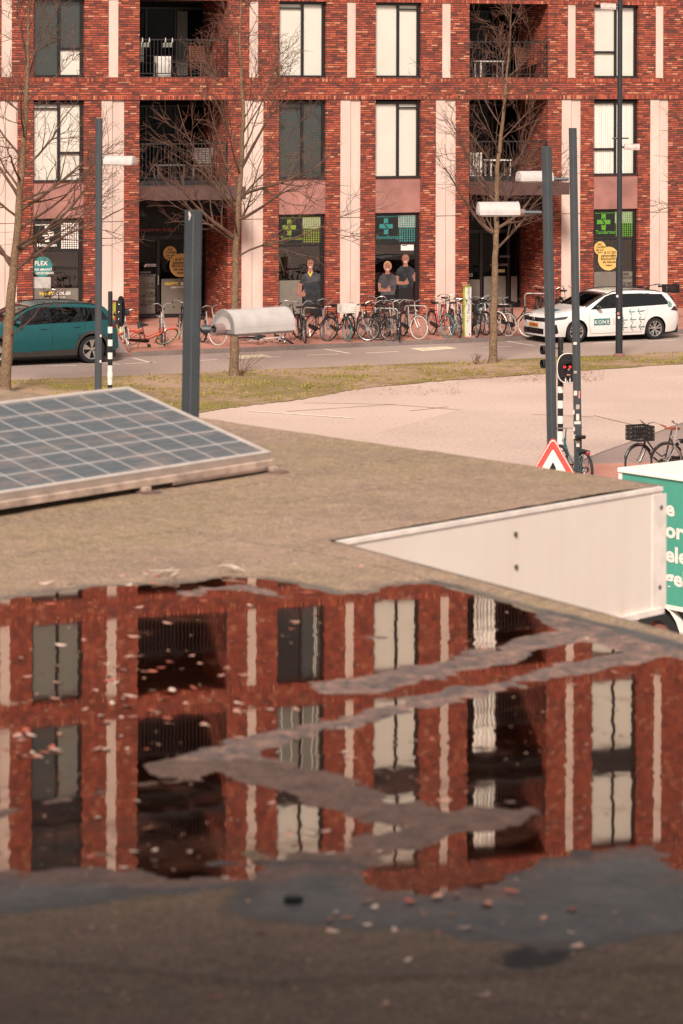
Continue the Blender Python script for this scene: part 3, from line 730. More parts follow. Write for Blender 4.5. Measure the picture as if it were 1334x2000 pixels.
put('film_words', merge(words('1 X PER', 282, 558, 5, n=ND-.004, bold=.02), words('5 DAGEN', 280, 564.5, 5, n=ND-.004, bold=.02), words('35 MIN', 283, 575, 5, n=ND-.004, bold=.02), words('PER KEER', 276, 581, 5, n=ND-.004, bold=.02), words('15X MEER', 276, 591.5, 5, n=ND-.004, bold=.02), words('RESULTAAT', 273, 598, 5, n=ND-.004, bold=.02)), SDK, e1)
put('arrow_sign', flatd([(281,519),(285,515.5),(305,515.5),(305,520.5),(285,520.5),(283,523)], ND-.002), SWHITE, e1)
put('sign_word', words('INGANG', 287, 520, 3.6, n=ND-.006, bold=.02), SDK, e1)
put('sign_word', merge(words('INGANG', 273, 534, 4.0, n=ND), words('OM DE HOEK', 272, 540, 4.0, n=ND)), SGREY, e1)
put('door_handle', MB().box(tf(309,550,ND)-.03, tf(309,550,ND)+.0, ND-.05, ND+.01, 1.15, 1.45), CHROME, e1)
put('frosted_film', flatd([(913,546),(937,546),(937,596),(913,597)]), FROST, e2)
put('frosted_film', flatd([(945,540),(988,539),(988,593),(945,595)]), FROST, e2)
put('frosted_film', flatd([(998,540),(1010,539),(1010,590),(998,591)]), FROST, e2)
put('shop_lettering', words('ES', 915, 540, 6, n=ND-.004, bold=.03, sx=1.15), SGREY, e2)
put('notice', flatd([(972,526),(986,526),(986,532),(972,532)], ND-.004), simple('pale_yellow_notice', (.55,.55,.25), .6), e2)
put('sign_word', merge(words('OM DE HOEK', 957, 520, 4.5, n=ND-.004), words('INGANG', 976, 503, 4.0, n=ND-.004)), SGREY, e2)
# small labels on the concrete strips
sm = MB()
for px, py in ((856,519),(1276,514),(207,529)):
    sm.add(disc(px, py, 1.8, n=.03).v, disc(px, py, 1.8, n=.03).f)
part('round_tag', sm, STEAL, BLD)

# ------------------------------------------------------------------ things on the balconies
WOOD = simple('brown_outdoor_wood', (.20,.075,.045), .6, stretch=(1,1,6)); 
def on_balcony(t, n, z): p = fw(t, n, z); return p
def garden_chair(t, n, z, rz, mat, label, w=.56):
    r = root('garden_chair', fw(t, n, z), label, 'chair', rz=TH+rz)
    for sx in (-1, 1):
        for sy in (-1, 1):
            h = .42 if sy < 0 else .95
            mb = MB(); mb.tube([(sx*w/2, sy*.24, 0), (sx*w/2, sy*.24+(.10 if sy > 0 else 0), h)], .02, 5); part('leg', mb, mat, r)
    s = MB(); [s.box(-w/2, w/2, -.25+.1*k, -.17+.1*k, .40, .425) for k in range(5)]; part('seat', s, mat, r)
    b = MB(); [b.box(-w/2+.02, w/2-.02, .25+.012*k, .27+.012*k, .47+.07*k, .52+.07*k) for k in range(7)]; part('backrest', b, mat, r)
    a = MB(); [a.box(sx*w/2-.03, sx*w/2+.03, -.25, .30, .62, .645) for sx in (-1,1)]; part('armrest', a, mat, r)
    return r
def small_table(t, n, z, w, h, mat, label):
    r = root('side_table', fw(t, n, z), label, 'table', rz=TH)
    b = MB(); b.bevbox(-w/2, w/2, -.25, .25, h-.04, h, .01); part('table_top', b, mat, r)
    for sx in (-1,1):
        for sy in (-1,1): part('leg', MB().box(sx*(w/2-.04)-.02, sx*(w/2-.04)+.02, sy*.21-.02, sy*.21+.02, 0, h-.04), mat, r)
    return r
z2, z1_ = 7.60, 4.45
garden_chair(tf(397,120,.9), .9, z2, .3, WOOD, 'brown slatted wooden armchair on the upper left balcony')
garden_chair(tf(396,300,1.0), 1.0, z1_, -.4, simple('grey_chair_plastic', (.17,.14,.13), .6), 'grey slatted armchair on the lower left balcony above the entrance')
c = garden_chair(tf(280,120,.8), .8, z2, .5, simple('dark_rattan', (.02,.018,.016), .7), 'dark armchair with a pale patterned cushion on the upper left balcony')
part('cushion', MB().bevbox(-.2, .2, .12, .22, .44, .95, .05), simple('pale_cushion', (.50,.44,.40), .8, var=.35, scale=30), c)
cb = root('storage_cabinet', fw(tf(317,120,1.2), 1.2, z2), 'low white cabinet between the chairs on the upper left balcony', 'cabinet', rz=TH)
part('cabinet_body', MB().bevbox(-.22, .22, -.2, .2, 0, .62, .01), WHITEP, cb); part('door', MB().bevbox(-.2, .2, -.216, -.201, .04, .58, .004), WHITEP, cb)
part('handle', MB().box(.14, .16, -.235, -.217, .3, .4), CHROME, cb)
def planter(px, label):
    r = root('hanging_planter', fw(tf(px, 80, -.02), -.02, z2+.95), label, 'planter', 'planters hooked on the upper left balcony railing', rz=TH)
    mb = MB(); mb.bevbox(-.15, .15, .09, .21, -.06, .08, .02); part('trough', mb, simple('grey_green_trough', (.17,.19,.15), .6), r)
    for x in (-.1, .12):
        part('hook', MB().tube([(x,.09,.05),(x,.06,.16),(x,.03,.22),(x,.01,.18),(x,.0,.1)], .009, 5), WHITEP, r)
planter(285, 'small grey planter hooked on the railing at the left end of the upper left balcony')
planter(330, 'small grey planter hooked on the railing near the middle of the upper left balcony')
small_table(tf(330,320,1.1), 1.1, z1_, .9, .45, simple('grey_lounge_table', (.10,.085,.08), .6), 'low grey lounge table on the lower left balcony')
small_table(tf(955,140,.9), .9, z2, .85, .52, WHITEP, 'low white topped table on the upper right balcony')
garden_chair(tf(1035,120,1.0), 1.0, z2, .6, WOOD, 'brown wooden chair with grey cover on the upper right balcony', .8)
small_table(tf(972,330,.7), .7, z1_, .75, .52, WHITEP, 'small white table on the lower right balcony')
cr = root('storage_crate', fw(tf(925,330,.7), .7, z1_), 'white slatted crate at the left end of the lower right balcony', 'crate', rz=TH)
b = MB(); [b.box(-.2+.09*k, -.14+.09*k, -.15, -.13, 0, .75) for k in range(5)]; part('front_slats', b, WHITEP, cr); part('box', MB().box(-.2, .2, -.13, .2, 0, .7), ROOMD, cr)
# ------------------------------------------------------------------ street lamps with half-round heads
PART = part
def lamp_head(r, z, side, L=.62, turn=0.0, stub=.22, w=.15):
    """arm and half-round housing, reaching to local +x*side"""
    J = Vector((side*(w/2+stub), 0, z)); TM = Matrix.Translation(J) @ Matrix.Rotation(turn, 4, 'Z') @ Matrix.Translation(-J)
    def part(name, mb, mat, par): return PART(name, mb.xform(TM) if name != 'arm' else mb, mat, par)
    arm = MB(); arm.cyl((side*w/2, 0, z), (side*(w/2+stub), 0, z), .034, 10); ao = part('arm', arm, POLE, r)
    x0 = side*(w/2+stub-.02); x1 = side*(w/2+stub+L)
    h = MB(); R = .15; k = 18
    prof = [(-R*1.02, -.03)] + [(-R*cos(pi*i/k), R*sin(pi*i/k)*1.05) for i in range(k+1)] + [(R*1.02, -.03)]
    h.prism(prof, (x0, 0, z), (0,1,0), (0,0,1), (x1-x0, 0, 0)); ho = part('lamp_housing', h, LAMPC, r)
    for xe, d in ((x0, -side*.008), (x1, side*.008)):
        c = MB(); c.prism([(-R*.66*cos(pi*i/k), R*.66*sin(pi*i/k)) for i in range(k+1)], (xe, 0, z), (0,1,0), (0,0,1), (d, 0, 0)); part('end_plate', c, simple('lamp_end', (.50,.44,.41), .55), ho)
    rim = MB(); rim.prism([(y*1.035, v*1.035+ (0)) for y, v in prof], (x0, 0, z), (0,1,0), (0,0,1), (side*.02,0,0)); part('rim', rim, LAMPC, ho)
    u = MB(); u.box(min(x0,x1)+.03, max(x0,x1)-.03, -R*.92, R*.92, z-.05, z-.031); part('lamp_glass', u, simple('lamp_diffuser', (.30,.25,.22), .3), ho)
    cl = MB(); cl.lathe((x0-side*.10, 0, z), (side,0,0), [(0,.036),(0,.048),(.09,.05),(.10,.03)], 12); part('clamp', cl, simple('pinkish_clamp', (.22,.15,.14), .5), ao)
def square_lamp(px, py_top, label, lean=0.0, side=1, rz=0.0, w=.143, group='square posts with half round lamp heads', stickers=0, stub=.22, L=.6, turn=0.0):
    s = (py_top-YH(px))/1.2; Y = FPX/s; X = (px-667+ROLL*(py_top-125))/FPX*Y
    r = root('street_lamp', (X - lean*0 , Y, 0), label, 'street lamp', group, rz=rz)
    H = 6.8; mb = MB(); h = w/2; b = .012
    def ringp(z): 
        o = (H-z)*lean
        return [(-h+b+o,-h,z),(h-b+o,-h,z),(h+o,-h+b,z),(h+o,h-b,z),(h-b+o,h,z),(-h+b+o,h,z),(-h+o,h-b,z),(-h+o,-h+b,z)]
    vs = ringp(0)+ringp(H); mb.add(vs, [tuple(range(7,-1,-1)), tuple(range(8,16))]+[(i,(i+1)%8,8+(i+1)%8,8+i) for i in range(8)])
    po = part('post', mb, POLE, r)
    seam = MB(); seam.prism([(-.004,0.0),(.004,0.0),(.004+lean*H,-H+.02),(-.004+lean*H,-H+.02)], (0,-h-.001,H-.02), (1,0,0), (0,0,1), (0,-.003,0)); part('seam', seam, simple('post_seam', (.075,.082,.088), .5), po)
    bp = MB(); o = H*lean; bp.bevbox(-.16+o, .16+o, -.16, .16, 0, .03, .02); part('base_plate', bp, POLE, r)
    hd = MB(); hd.bevbox(o-.05+(.45*-lean), o+.05-(.45*lean), -h-.004, -h, .5, .9, .003); part('hatch', hd, POLE, r)
    lamp_head(r, 5.83, side, L, stub=stub, w=w, turn=turn)
    return r
lampA = square_lamp(378, 411, 'nearest square grey post, its large lamp head hanging before the bicycles', lean=-.0125, side=1, rz=.04, stub=.19, L=.62, turn=.66)
lampB = square_lamp(1067.5, 286, 'thicker looking grey post whose lamp head points left, left of the sticker covered one', lean=.0215, side=-1, rz=0, stub=.36, L=.58, turn=.14)
lampC = square_lamp(1118.5, 250, 'sticker covered grey post just right of the bicycle signal', lean=.0195, side=-1, rz=0, stub=.36, L=.64, turn=.32)
lampD = square_lamp(193.5, 231, 'thin grey lamp post beside the rear of the green car', lean=0, side=1, rz=0, stub=.10, L=.66, turn=-.36)
scr = MB(); scr.tube([(-.035,-.075,6.79),(-.028,-.076,6.76),(-.034,-.0755,6.72)], [.006,.008,.002], 5); part('scratch', scr, WHITEP, lampA)
def post_stickers(lamp, specs):
    lz = lamp.location
    for px, py, wpx, hpx, mat in specs:
        s = FPX/(lz.y-.1); z = EYE-(py-YH(px))/s; x = (px-667+ROLL*(py-125))/s - lz.x; w, h = wpx/s/2, hpx/s/2
        part('sticker', MB().box(x-w, x+w, -.082, -.076, z-h, z+h), mat, lamp)
S1, S2, S3 = simple('sticker_white', (.60,.54,.49), .5, var=.3, scale=20), simple('sticker_grey', (.33,.30,.28), .5, var=.3, scale=20), simple('sticker_pink', (.5,.22,.2), .5, var=.4, scale=25)
post_stickers(lampC, [(1124,768,6.5,9,S1),(1131.5,771,3,14,S3),(1128.5,795,7,9,S2),(1128.5,815,6,13,S1),(1128,826,12,5.5,S1),(1121.5,838,3,8,S1),(1122.5,853,5,8,S1),(1128.5,863,9,4,S2),(1129,869,6,8,S1),(1123.5,671,7,5,S1),(1124,727,6,5,S2),(1121,805,2.5,9,S1)])
post_stickers(lampD, [(196.5,656,3,4.5,S1),(196,706,3.5,5,S1)])
# the tall round post at the right
q = gp(1209, 697)
tp = root('tall_street_lamp', (q.x, q.y, 0), 'tall round dark lamp post standing on the grass before the white car', 'street lamp')
mb = MB(); mb.lathe((0,0,0), (0,0,1), [(0,.098),(2.62,.094),(2.75,.072),(11,.066),(11,0)], 18); part('post', mb, POLED, tp, smooth=True)
part('base_collar', MB().lathe((0,0,0), (0,0,1), [(0,.16),(.06,.15),(.1,.10)], 16), simple('rusty_collar', (.20,.10,.08), .8), tp)
def side_head(z, side, tilt):
    a = MB(); a.cyl((-.2,0,z+.27),(.25,0,z+.27), .022, 8); a.cyl((0,0,z+.03),(side*.16,0,z+.03), .03, 8); part('arm', a, POLED, tp)
    h = MB(); k = 14; R = .12
    h.prism([(-R,-.05)]+[(-R*cos(pi*i/k), R*sin(pi*i/k)) for i in range(k+1)]+[(R,-.05)], (side*.12,0,z), (0,1,0), (0,0,1), (side*.42,0,tilt))
    ho = part('lamp_housing', h, simple('lamp_brownish', (.42,.34,.31), .5, var=.25), tp)
    e = MB(); e.prism([(-R*.6*cos(pi*i/k), R*.6*sin(pi*i/k)) for i in range(k+1)], (side*.54,0,z+tilt), (0,1,0), (0,0,1), (side*.006,0,0)); part('end_plate', e, BLACKP, ho)
side_head(5.72, 1, 0.0); side_head(9.56, -1, 0.02)
for px, py, m in ((1205,578,S1),(1207,612,S3),(1208,619.5,S1)):
    s = FPX/q.y; z = EYE-(py-YH(px))/s; x = (px-667+ROLL*(py-125))/s-q.x
    part('sticker', MB().prism([(x+.035*cos(i*pi/4), z+.04*sin(i*pi/4)) for i in range(8)], (0,-.103,0), (1,0,0), (0,0,1), (0,.012,0)), m, tp)
# ------------------------------------------------------------------ signal posts
SIGRED = None
def banded_post(r, top, mb_black_to, off=0.0):
    part('post', MB().lathe((0,0,0), (0,0,1), [(0,.055),(top-.03,.053),(top,.045),(top,0)], 16), BLACKP, r, smooth=True)
    z = mb_black_to; k = 0
    while z > .1:
        h = .15; zz = z-h
        if k % 2 == 0: part('white_band', MB().lathe((0,0,0), (0,0,1), [(max(zz,.02),.0575),(z,.0575)], 16), WHITEP, r, smooth=True)
        z = zz; k += 1
    part('collar', MB().lathe((0,0,0), (0,0,1), [(mb_black_to-1.22,.0578),(mb_black_to-1.2,.066),(mb_black_to-1.08,.066),(mb_black_to-1.05,.0578)], 16), WHITEP, r, smooth=True)
pL = at_depth(215.5, 569, FPX/84)
r1 = root('signal_post', (pL.x, pL.y, 0), 'black and white banded signal post seen from behind, beside the green car', 'traffic signal')
banded_post(r1, pL.z, pL.z-.82)
def backboard(r, cx, cy, cz, ax, rx, rz, frame=True):
    """oval backing board; ax = facing direction (unit, horizontal)"""
    ax = Vector(ax); u = Vector((0,0,1)).cross(ax).normalized()
    P = [(rx*(abs(cos(t))**.8)*(1 if cos(t) > 0 else -1), rz*(abs(sin(t))**.85)*(1 if sin(t) > 0 else -1)) for t in [2*pi*i/40 for i in range(40)]]
    b = MB(); b.prism(P, (cx,cy,cz), u, (0,0,1), ax*.015); bo = part('backing_board', b, BLACKP, r)
    if frame:
        f = MB(); c = Vector((cx,cy,cz))+ax*.0165
        pts = [c+u*(p[0]*.95)+Vector((0,0,1))*(p[1]*.95) for p in P]; pts.append(pts[0]); f.tube(pts, .011, 5, cap=False)
        part('white_border', f, WHITEP, bo)
    return bo, u
axL = Vector((.75,.66,0)).normalized()
bo, u = backboard(r1, .24, .05, pL.z-.47, axL, .15, .36, False)
part('signal_case', MB().box(.13,.27,-.02,.03,pL.z-.72,pL.z-.22), BLACKP, r1)
h = MB(); h.lathe((.27,.08,pL.z-.5), axL, [(0,.08),(.16,.085),(.17,.08),(.0,.075)], 14); part('hood', h, simple('dark_hood', (.03,.035,.035), .5), r1)
br = MB(); [br.cyl((0,0,z), (.2,.02,z), .012, 6) for z in (pL.z-.22, pL.z-.68)]; part('bracket', br, BLACKP, r1)
part('screws', merge(*[MB().sph((.2,-.022,pL.z-.3-.17*k), .009, 6, 4) for k in range(3)]), CHROME, r1)
# right post with the 43.1 signal
pR = at_depth(1095, 660, 60.0)
r2 = root('bicycle_signal_post', (pR.x, pR.y, 0), 'black and white banded post with round signals between the two grey posts', 'traffic signal')
banded_post(r2, pR.z, pR.z-.92)
def P2(px, py, d=0.0):
    v = at_depth(px, py, 60.0+d); return v - Vector((pR.x, pR.y, 0))
c = P2(1110, 719, -.18); ax = Vector((.10,-.99,0)).normalized()
bo, u = backboard(r2, c.x, c.y, c.z, ax, .235, .305)
f = Vector((c.x,c.y,c.z))
case = MB(); case.bevbox(c.x-.15, c.x+.12, c.y-.06, c.y-.018, c.z-.17, c.z+.17, .015); part('signal_case', case, simple('signal_case', (.012,.012,.013), .35), r2)
h = MB()
for i in range(18):
    a0, a1 = -.25*pi+1.5*pi*i/18, -.25*pi+1.5*pi*(i+1)/18
    P = [(cos(a0),sin(a0)),(cos(a1),sin(a1))]; R = .088
    h.add([(c.x+p[0]*R, c.y-.06-dd, c.z+.03+p[1]*R) for dd in (0,.13) for p in P], [(0,1,3,2)])
part('hood', h, BLACKP, r2)
part('lens', MB().lathe((c.x-.02,c.y-.06,c.z+.03), (0,-1,0), [(0,.083),(.012,.08),(.02,0)], 20), simple('dark_lens', (.02,.008,.008), .15), r2)
m, nt, b, out = nodes('red_signal_light'); b.inputs['Base Color'].default_value = (.5,.02,.02,1); b.inputs['Emission Color'].default_value = (1,.03,.03,1); b.inputs['Emission Strength'].default_value = 5.0
nzz = noise(nt, 30, 2, coords(nt)); Lk(nt, mth(nt, 'ADD', mth(nt,'MULTIPLY', nzz.outputs[0], 1.0), 1.3), b.inputs['Emission Strength']); REDL = m
for dx in (-.075, .03):
    part('red_light', MB().lathe((c.x+dx,c.y-.082,c.z+.03), (0,-1,0), [(0,.024),(.006,.02),(.008,0)], 12), REDL, r2)
part('signal_mark', merge(shift(text_mb('O', .05, .02), c.x-.018, c.y-.086, c.z-.035), MB().box(c.x-.012,c.x+.012,c.y-.086,c.y-.084,c.z+.065,c.z+.07)), simple('mark_grey', (.5,.45,.42), .5), r2)
part('small_plate', MB().box(c.x-.035,c.x+.035,c.y-.063,c.y-.061,c.z-.135,c.z-.115), simple('orange_plate', (.5,.25,.18), .5), r2)
part('number', shift(text_mb('43.1', .135, .025, 'CENTER'), c.x-.05, c.y-.022, c.z-.265), WHITEP, r2)
# the signal on the left of the post, facing left
c2 = P2(1076, 700, .05); bo2, u2 = backboard(r2, c2.x, c2.y, c2.z, Vector((-.93,-.36,0)), .17, .40)
for zz in (683, 710):
    q2 = P2(1070, zz); h = MB(); h.lathe((q2.x+.03,q2.y-.03,q2.z), (-.93,-.36,0), [(0,.085),(.15,.09),(.17,.085),(.0,.078)], 14); part('hood', h, BLACKP, r2)
    part('lens', MB().lathe((q2.x+.02,q2.y-.03,q2.z), (-.93,-.36,0), [(0,.08),(.03,.07),(.04,0)], 14), M['dark_lens'], r2)
br = MB(); [br.tube([(c2.x,c2.y,c2.z+d),(0,0,c2.z+d),(c.x,c.y+.01,c.z+d*.6)], .014, 6) for d in (-.2,.2)]; part('bracket', br, BLACKP, r2)
part('cuff', merge(*[MB().lathe((0,0,z), (0,0,1), [(0,.06),(.03,.06)], 12) for z in (1.72, 1.5)]), STEELD, r2)
# triangular warning sign
YS = 40.0; ap = at_depth(1080, 857, YS)
r3 = root('warning_sign', (ap.x, ap.y, 0), 'white triangular warning sign with red border and black arrow, in front of the grey post', 'road sign', rz=-.06)
def tri(S, rad, zc, y, k=6):
    R = S/sqrt(3)-2*rad+rad; cs = [(0, R-rad*0)], []
    pts = []
    for i in range(3):
        a = pi/2+2*pi*i/3; cx, cz = (S/sqrt(3)-2*rad)*cos(a), (S/sqrt(3)-2*rad)*sin(a)
        for q in range(k+1):
            b = a-pi/3+2*pi/3*q/k; pts.append((cx+rad*cos(b), zc+cz+rad*sin(b)))
    return pts
S = .92; zc = ap.z - (S/sqrt(3)-.045)
part('sign_plate', MB().prism(tri(S, .045, zc, 0), (0,-.02,0), (1,0,0), (0,0,1), (0,.02,0)), simple('sign_red_edge', (.72,.075,.06), .4), r3)
part('white_line', MB().prism(tri(S-.03, .042, zc, 0), (0,-.0215,0), (1,0,0), (0,0,1), (0,.001,0)), WHITEP, r3)
part('red_border', MB().prism(tri(S-.065, .036, zc, 0), (0,-.0232,0), (1,0,0), (0,0,1), (0,.001,0)), M['sign_red_edge'], r3)
part('sign_face', MB().prism(tri(S-.30, .012, zc, 0), (0,-.025,0), (1,0,0), (0,0,1), (0,.001,0)), WHITEP, r3)
ar = MB(); z0 = zc-.14
ar.prism([(-.035,z0),(0,z0+.03),(.035,z0),(.035,z0+.24),(.045,z0+.24),(0,z0+.33),(-.045,z0+.24),(-.035,z0+.24)], (0,-.027,0), (1,0,0), (0,0,1), (0,.001,0))
ar.prism([(.036,z0+.135),(.12,z0+.135),(.12,z0+.165),(.036,z0+.165)], (0,-.027,0), (1,0,0), (0,0,1), (0,.001,0)); ar.prism([(.1,z0+.12),(.13,z0+.12),(.13,z0+.18),(.1,z0+.18)], (0,-.0285,0), (1,0,0), (0,0,1), (0,.001,0))
part('arrow', ar, BLACKP, r3); part('post', MB().cyl((0,.04,0),(0,.04,zc+.2), .03, 12), GALV, r3)
# toppled triangular sign and colourful board by the green car
q = gp(228, 697)
r4 = root('portable_warning_sign', (q.x, q.y, .02), 'portable triangular sign seen from its pale back, leaning at the kerb behind the green car', 'road sign', rz=-.5)
T = [(-.36,0),(.34,.02),(.02,.66)]
part('sign_plate', MB().prism(T, (0,.12,.02), (1,0,.03), (0,-.25,.97), (0,.012,.003)), simple('sign_back', (.55,.50,.46), .5, metal=.2), r4)
e = MB(); V = [Vector((0,.12,.02))+Vector((1,0,.03))*a+Vector((0,-.25,.97))*b for a, b in T]; e.tube(V+[V[0]], .014, 5, cap=False); part('red_edge', e, M['sign_red_edge'], r4)
l = MB(); l.cyl((-.25,.28,0), (0,.0,.5), .012, 6); l.cyl((.2,.34,0), (0,.0,.5), .012, 6); part('leg', l, GALV, r4)
q = st(1.2, .9, .12); q = gp(229, 672, .12)
r5 = root('pavement_board', (q.x, q.y, .12), 'upright advertising board in yellow and red on the pavement behind the green car', 'board', rz=1.0)
def col_board():
    m, nt, b, out = nodes('colourful_print'); v = coords(nt); nz = noise(nt, 2.2, 1, v)
    Lk(nt, ramp(nt, nz.outputs[0], [(0,(.60,.05,.06)),(.42,(.62,.06,.08)),(.45,(.60,.60,.05)),(.58,(.62,.62,.05)),(.62,(.05,.40,.35))], 'CONSTANT'), b.inputs['Base Color']); return m
part('board', MB().box(-.24,.24,-.01,.01,.06,1.22), col_board(), r5); part('frame', merge(MB().box(-.27,-.24,-.02,.02,.0,1.25), MB().box(.24,.27,-.02,.02,.0,1.25), MB().box(-.24,.24,-.02,.02,1.22,1.25), MB().box(-.24,.24,-.02,.02,.03,.06)), WHITEP, r5)
part('foot', merge(MB().box(-.3,-.2,-.25,.25,0,.03), MB().box(.2,.3,-.25,.25,0,.03)), STEELD, r5)
# info pillar
q = gp(912, 657, .12)
r6 = root('sign_pillar', (q.x, q.y, .12), 'slim white pillar with lime green edge standing among the parked bicycles', 'sign pillar', rz=STH-.05)
part('body', MB().bevbox(-.075,.12,-.05,.05,0,1.42,.01), WHITEP, r6); part('green_edge', MB().box(-.105,-.0755,-.045,.05,0,1.40), simple('lime_paint', (.42,.50,.05), .5), r6)
part('top_cap', MB().box(-.105,.12,-.05,.05,1.421,1.445), M['lime_paint'], r6)
tx = text_mb('Fleet Facilities', .155, .005); tx.v = [(-z, y, x) for x, y, z in tx.v]
part('lettering', shift(tx, .075, -.054, .66), simple('green_grey_letters', (.18,.22,.16), .5), r6)
part('emblem', merge(MB().ring((.03,-.054,.56), (0,1,0), .042, .007, 16, 4)), simple('gold_mark', (.45,.38,.06), .5), r6)
part('lock', MB().lathe((.055,-.05,.06), (0,-1,0), [(0,.02),(.01,.018),(.01,0)], 12), BLACKP, r6)
# cycle stands
def stand(px, py, wpx, label, h=.86, rz=1.45):
    q = gp(px, py, .12); r = root('cycle_stand', (q.x, q.y, .12), label, 'cycle stand', 'steel cycle stands on the brick pavement', rz=STH+rz)
    mb = MB(); w = .33; R = .09
    pts = [(-w,0,0),(-w,0,h-R)]+[(-w+R-R*cos(a), 0, h-R+R*sin(a)) for a in (.5,1.07,1.57)]+[(w-R+R*sin(a),0,h-R+R*cos(a)) for a in (0,.5,1.07,1.57)]+[(w,0,0)]
    mb.tube(pts, .021, 8); part('hoop', mb, simple('dull_stand_steel', (.34,.31,.29), .5, metal=.5), r, smooth=True); part('foot_plate', merge(MB().lathe((-w,0,0),(0,0,1),[(0,.05),(.012,.05),(.012,0)],10), MB().lathe((w,0,0),(0,0,1),[(0,.05),(.012,.05),(.012,0)],10)), GALV, r)
stand(612, 660, 0, 'steel cycle hoop beside the bicycles under the printed man', rz=2.1)
stand(655, 657, 0, 'steel cycle hoop at the left end of the long bicycle row, by the white crate', rz=2.7)
stand(755, 661, 0, 'steel cycle hoop in the middle of the long bicycle row', rz=2.35)
stand(812, 655, 0, 'steel cycle hoop just left of the red bicycle', rz=2.35)
stand(878, 648, 0, 'steel cycle hoop behind the red bicycle', rz=2.35)
stand(935, 650, 0, 'steel cycle hoop right of the white pillar', rz=2.35)
stand(977, 652, 0, 'steel cycle hoop right of the tree trunk with the teal tyre behind it', rz=2.5)
stand(1046, 628, 0, 'steel cycle hoop behind the bonnet of the white car', rz=2.5)
# ------------------------------------------------------------------ green box body at the right
qc = at_depth(1210, 913, 41.4); ang = radians(-50.5)
r7 = root('cargo_box', (qc.x, qc.y, 0), 'green cargo box with white rim and bold white letters, behind the roof corner', 'cargo trailer', rz=ang)
VG = simple('green_van_panel', (.055,.30,.225), .4, var=.08, scale=2); zt = qc.z; zb = zt-1.72
part('box_body', MB().box(.02, 3.2, .0, 2.0, zb, zt-.06), VG, r7)
part('roof_panel', MB().bevbox(-.03, 3.25, -.03, 2.05, zt-.055, zt, .02), simple('white_van_roof', (.80,.74,.69), .45, var=.05), r7)
part('corner_trim', MB().box(-.012, .055, -.012, .05, zb, zt-.057), WHITEP, r7)
part('bottom_rail', MB().box(.0, 3.2, -.015, 2.0, zb-.06, zb-.001), WHITEP, r7)
part('rivets', merge(*[MB().sph((.1+.3*k, .3+.22*(k%2), zt+.001), .012, 6, 4) for k in range(8)]), M['mark_grey'], r7)
def van_word(s, px, py, name='lettering'):
    # solve x along the face for the photo column px
    k = (px-667+ROLL*(py-125))/FPX; x = (k*qc.y-qc.x)/(cos(ang)-k*sin(ang)); Y = qc.y+x*sin(ang); z = EYE-(py-YH(px))*Y/FPX
    part(name, shift(text_mb(s, .285, .035, 'LEFT', 0, 1.22), x, -.006, z), WHITEP, r7)
van_word('ze', 1285, 1003); van_word('org', 1300, 1048); van_word('ele', 1300, 1095); van_word('gel', 1300, 1140)
part('chassis', MB().box(.1, 3.1, .1, 1.9, .55, zb-.061), STEELD, r7)
def wheel_simple(x, y, R, w):
    a = MB(); a.lathe((x,y,R), (0,1,0), [(-w/2,R*.6),(-w/2,R*.93),(-w*.35,R),(w*.35,R),(w/2,R*.93),(w/2,R*.6)], 28); wo = part('wheel', a, RUB, r7, smooth=True)
    h = MB(); h.lathe((x,y,R), (0,1,0), [(-w*.3,0),(-w*.3,R*.3),(-w*.15,R*.58),(-w/2,R*.6)], 20); part('rim', h, simple('copper_rim', (.30,.14,.10), .4, metal=.5), wo)
for x in (.7, 2.6):
    for y in (.15, 1.8): wheel_simple(x, y, .38, .2)
fd = MB()
for i in range(10):
    a0, a1 = pi*i/10, pi*(i+1)/10
    fd.add([(.7+.48*cos(a), y, .38+.48*sin(a)) for y in (-.03,.3) for a in (a0,a1)], [(0,1,3,2)])
part('mudguard', fd, WHITEP, r7)
part('bumper', MB().bevbox(-.25, .3, .0, 1.95, .55, .95, .12), WHITEP, r7)

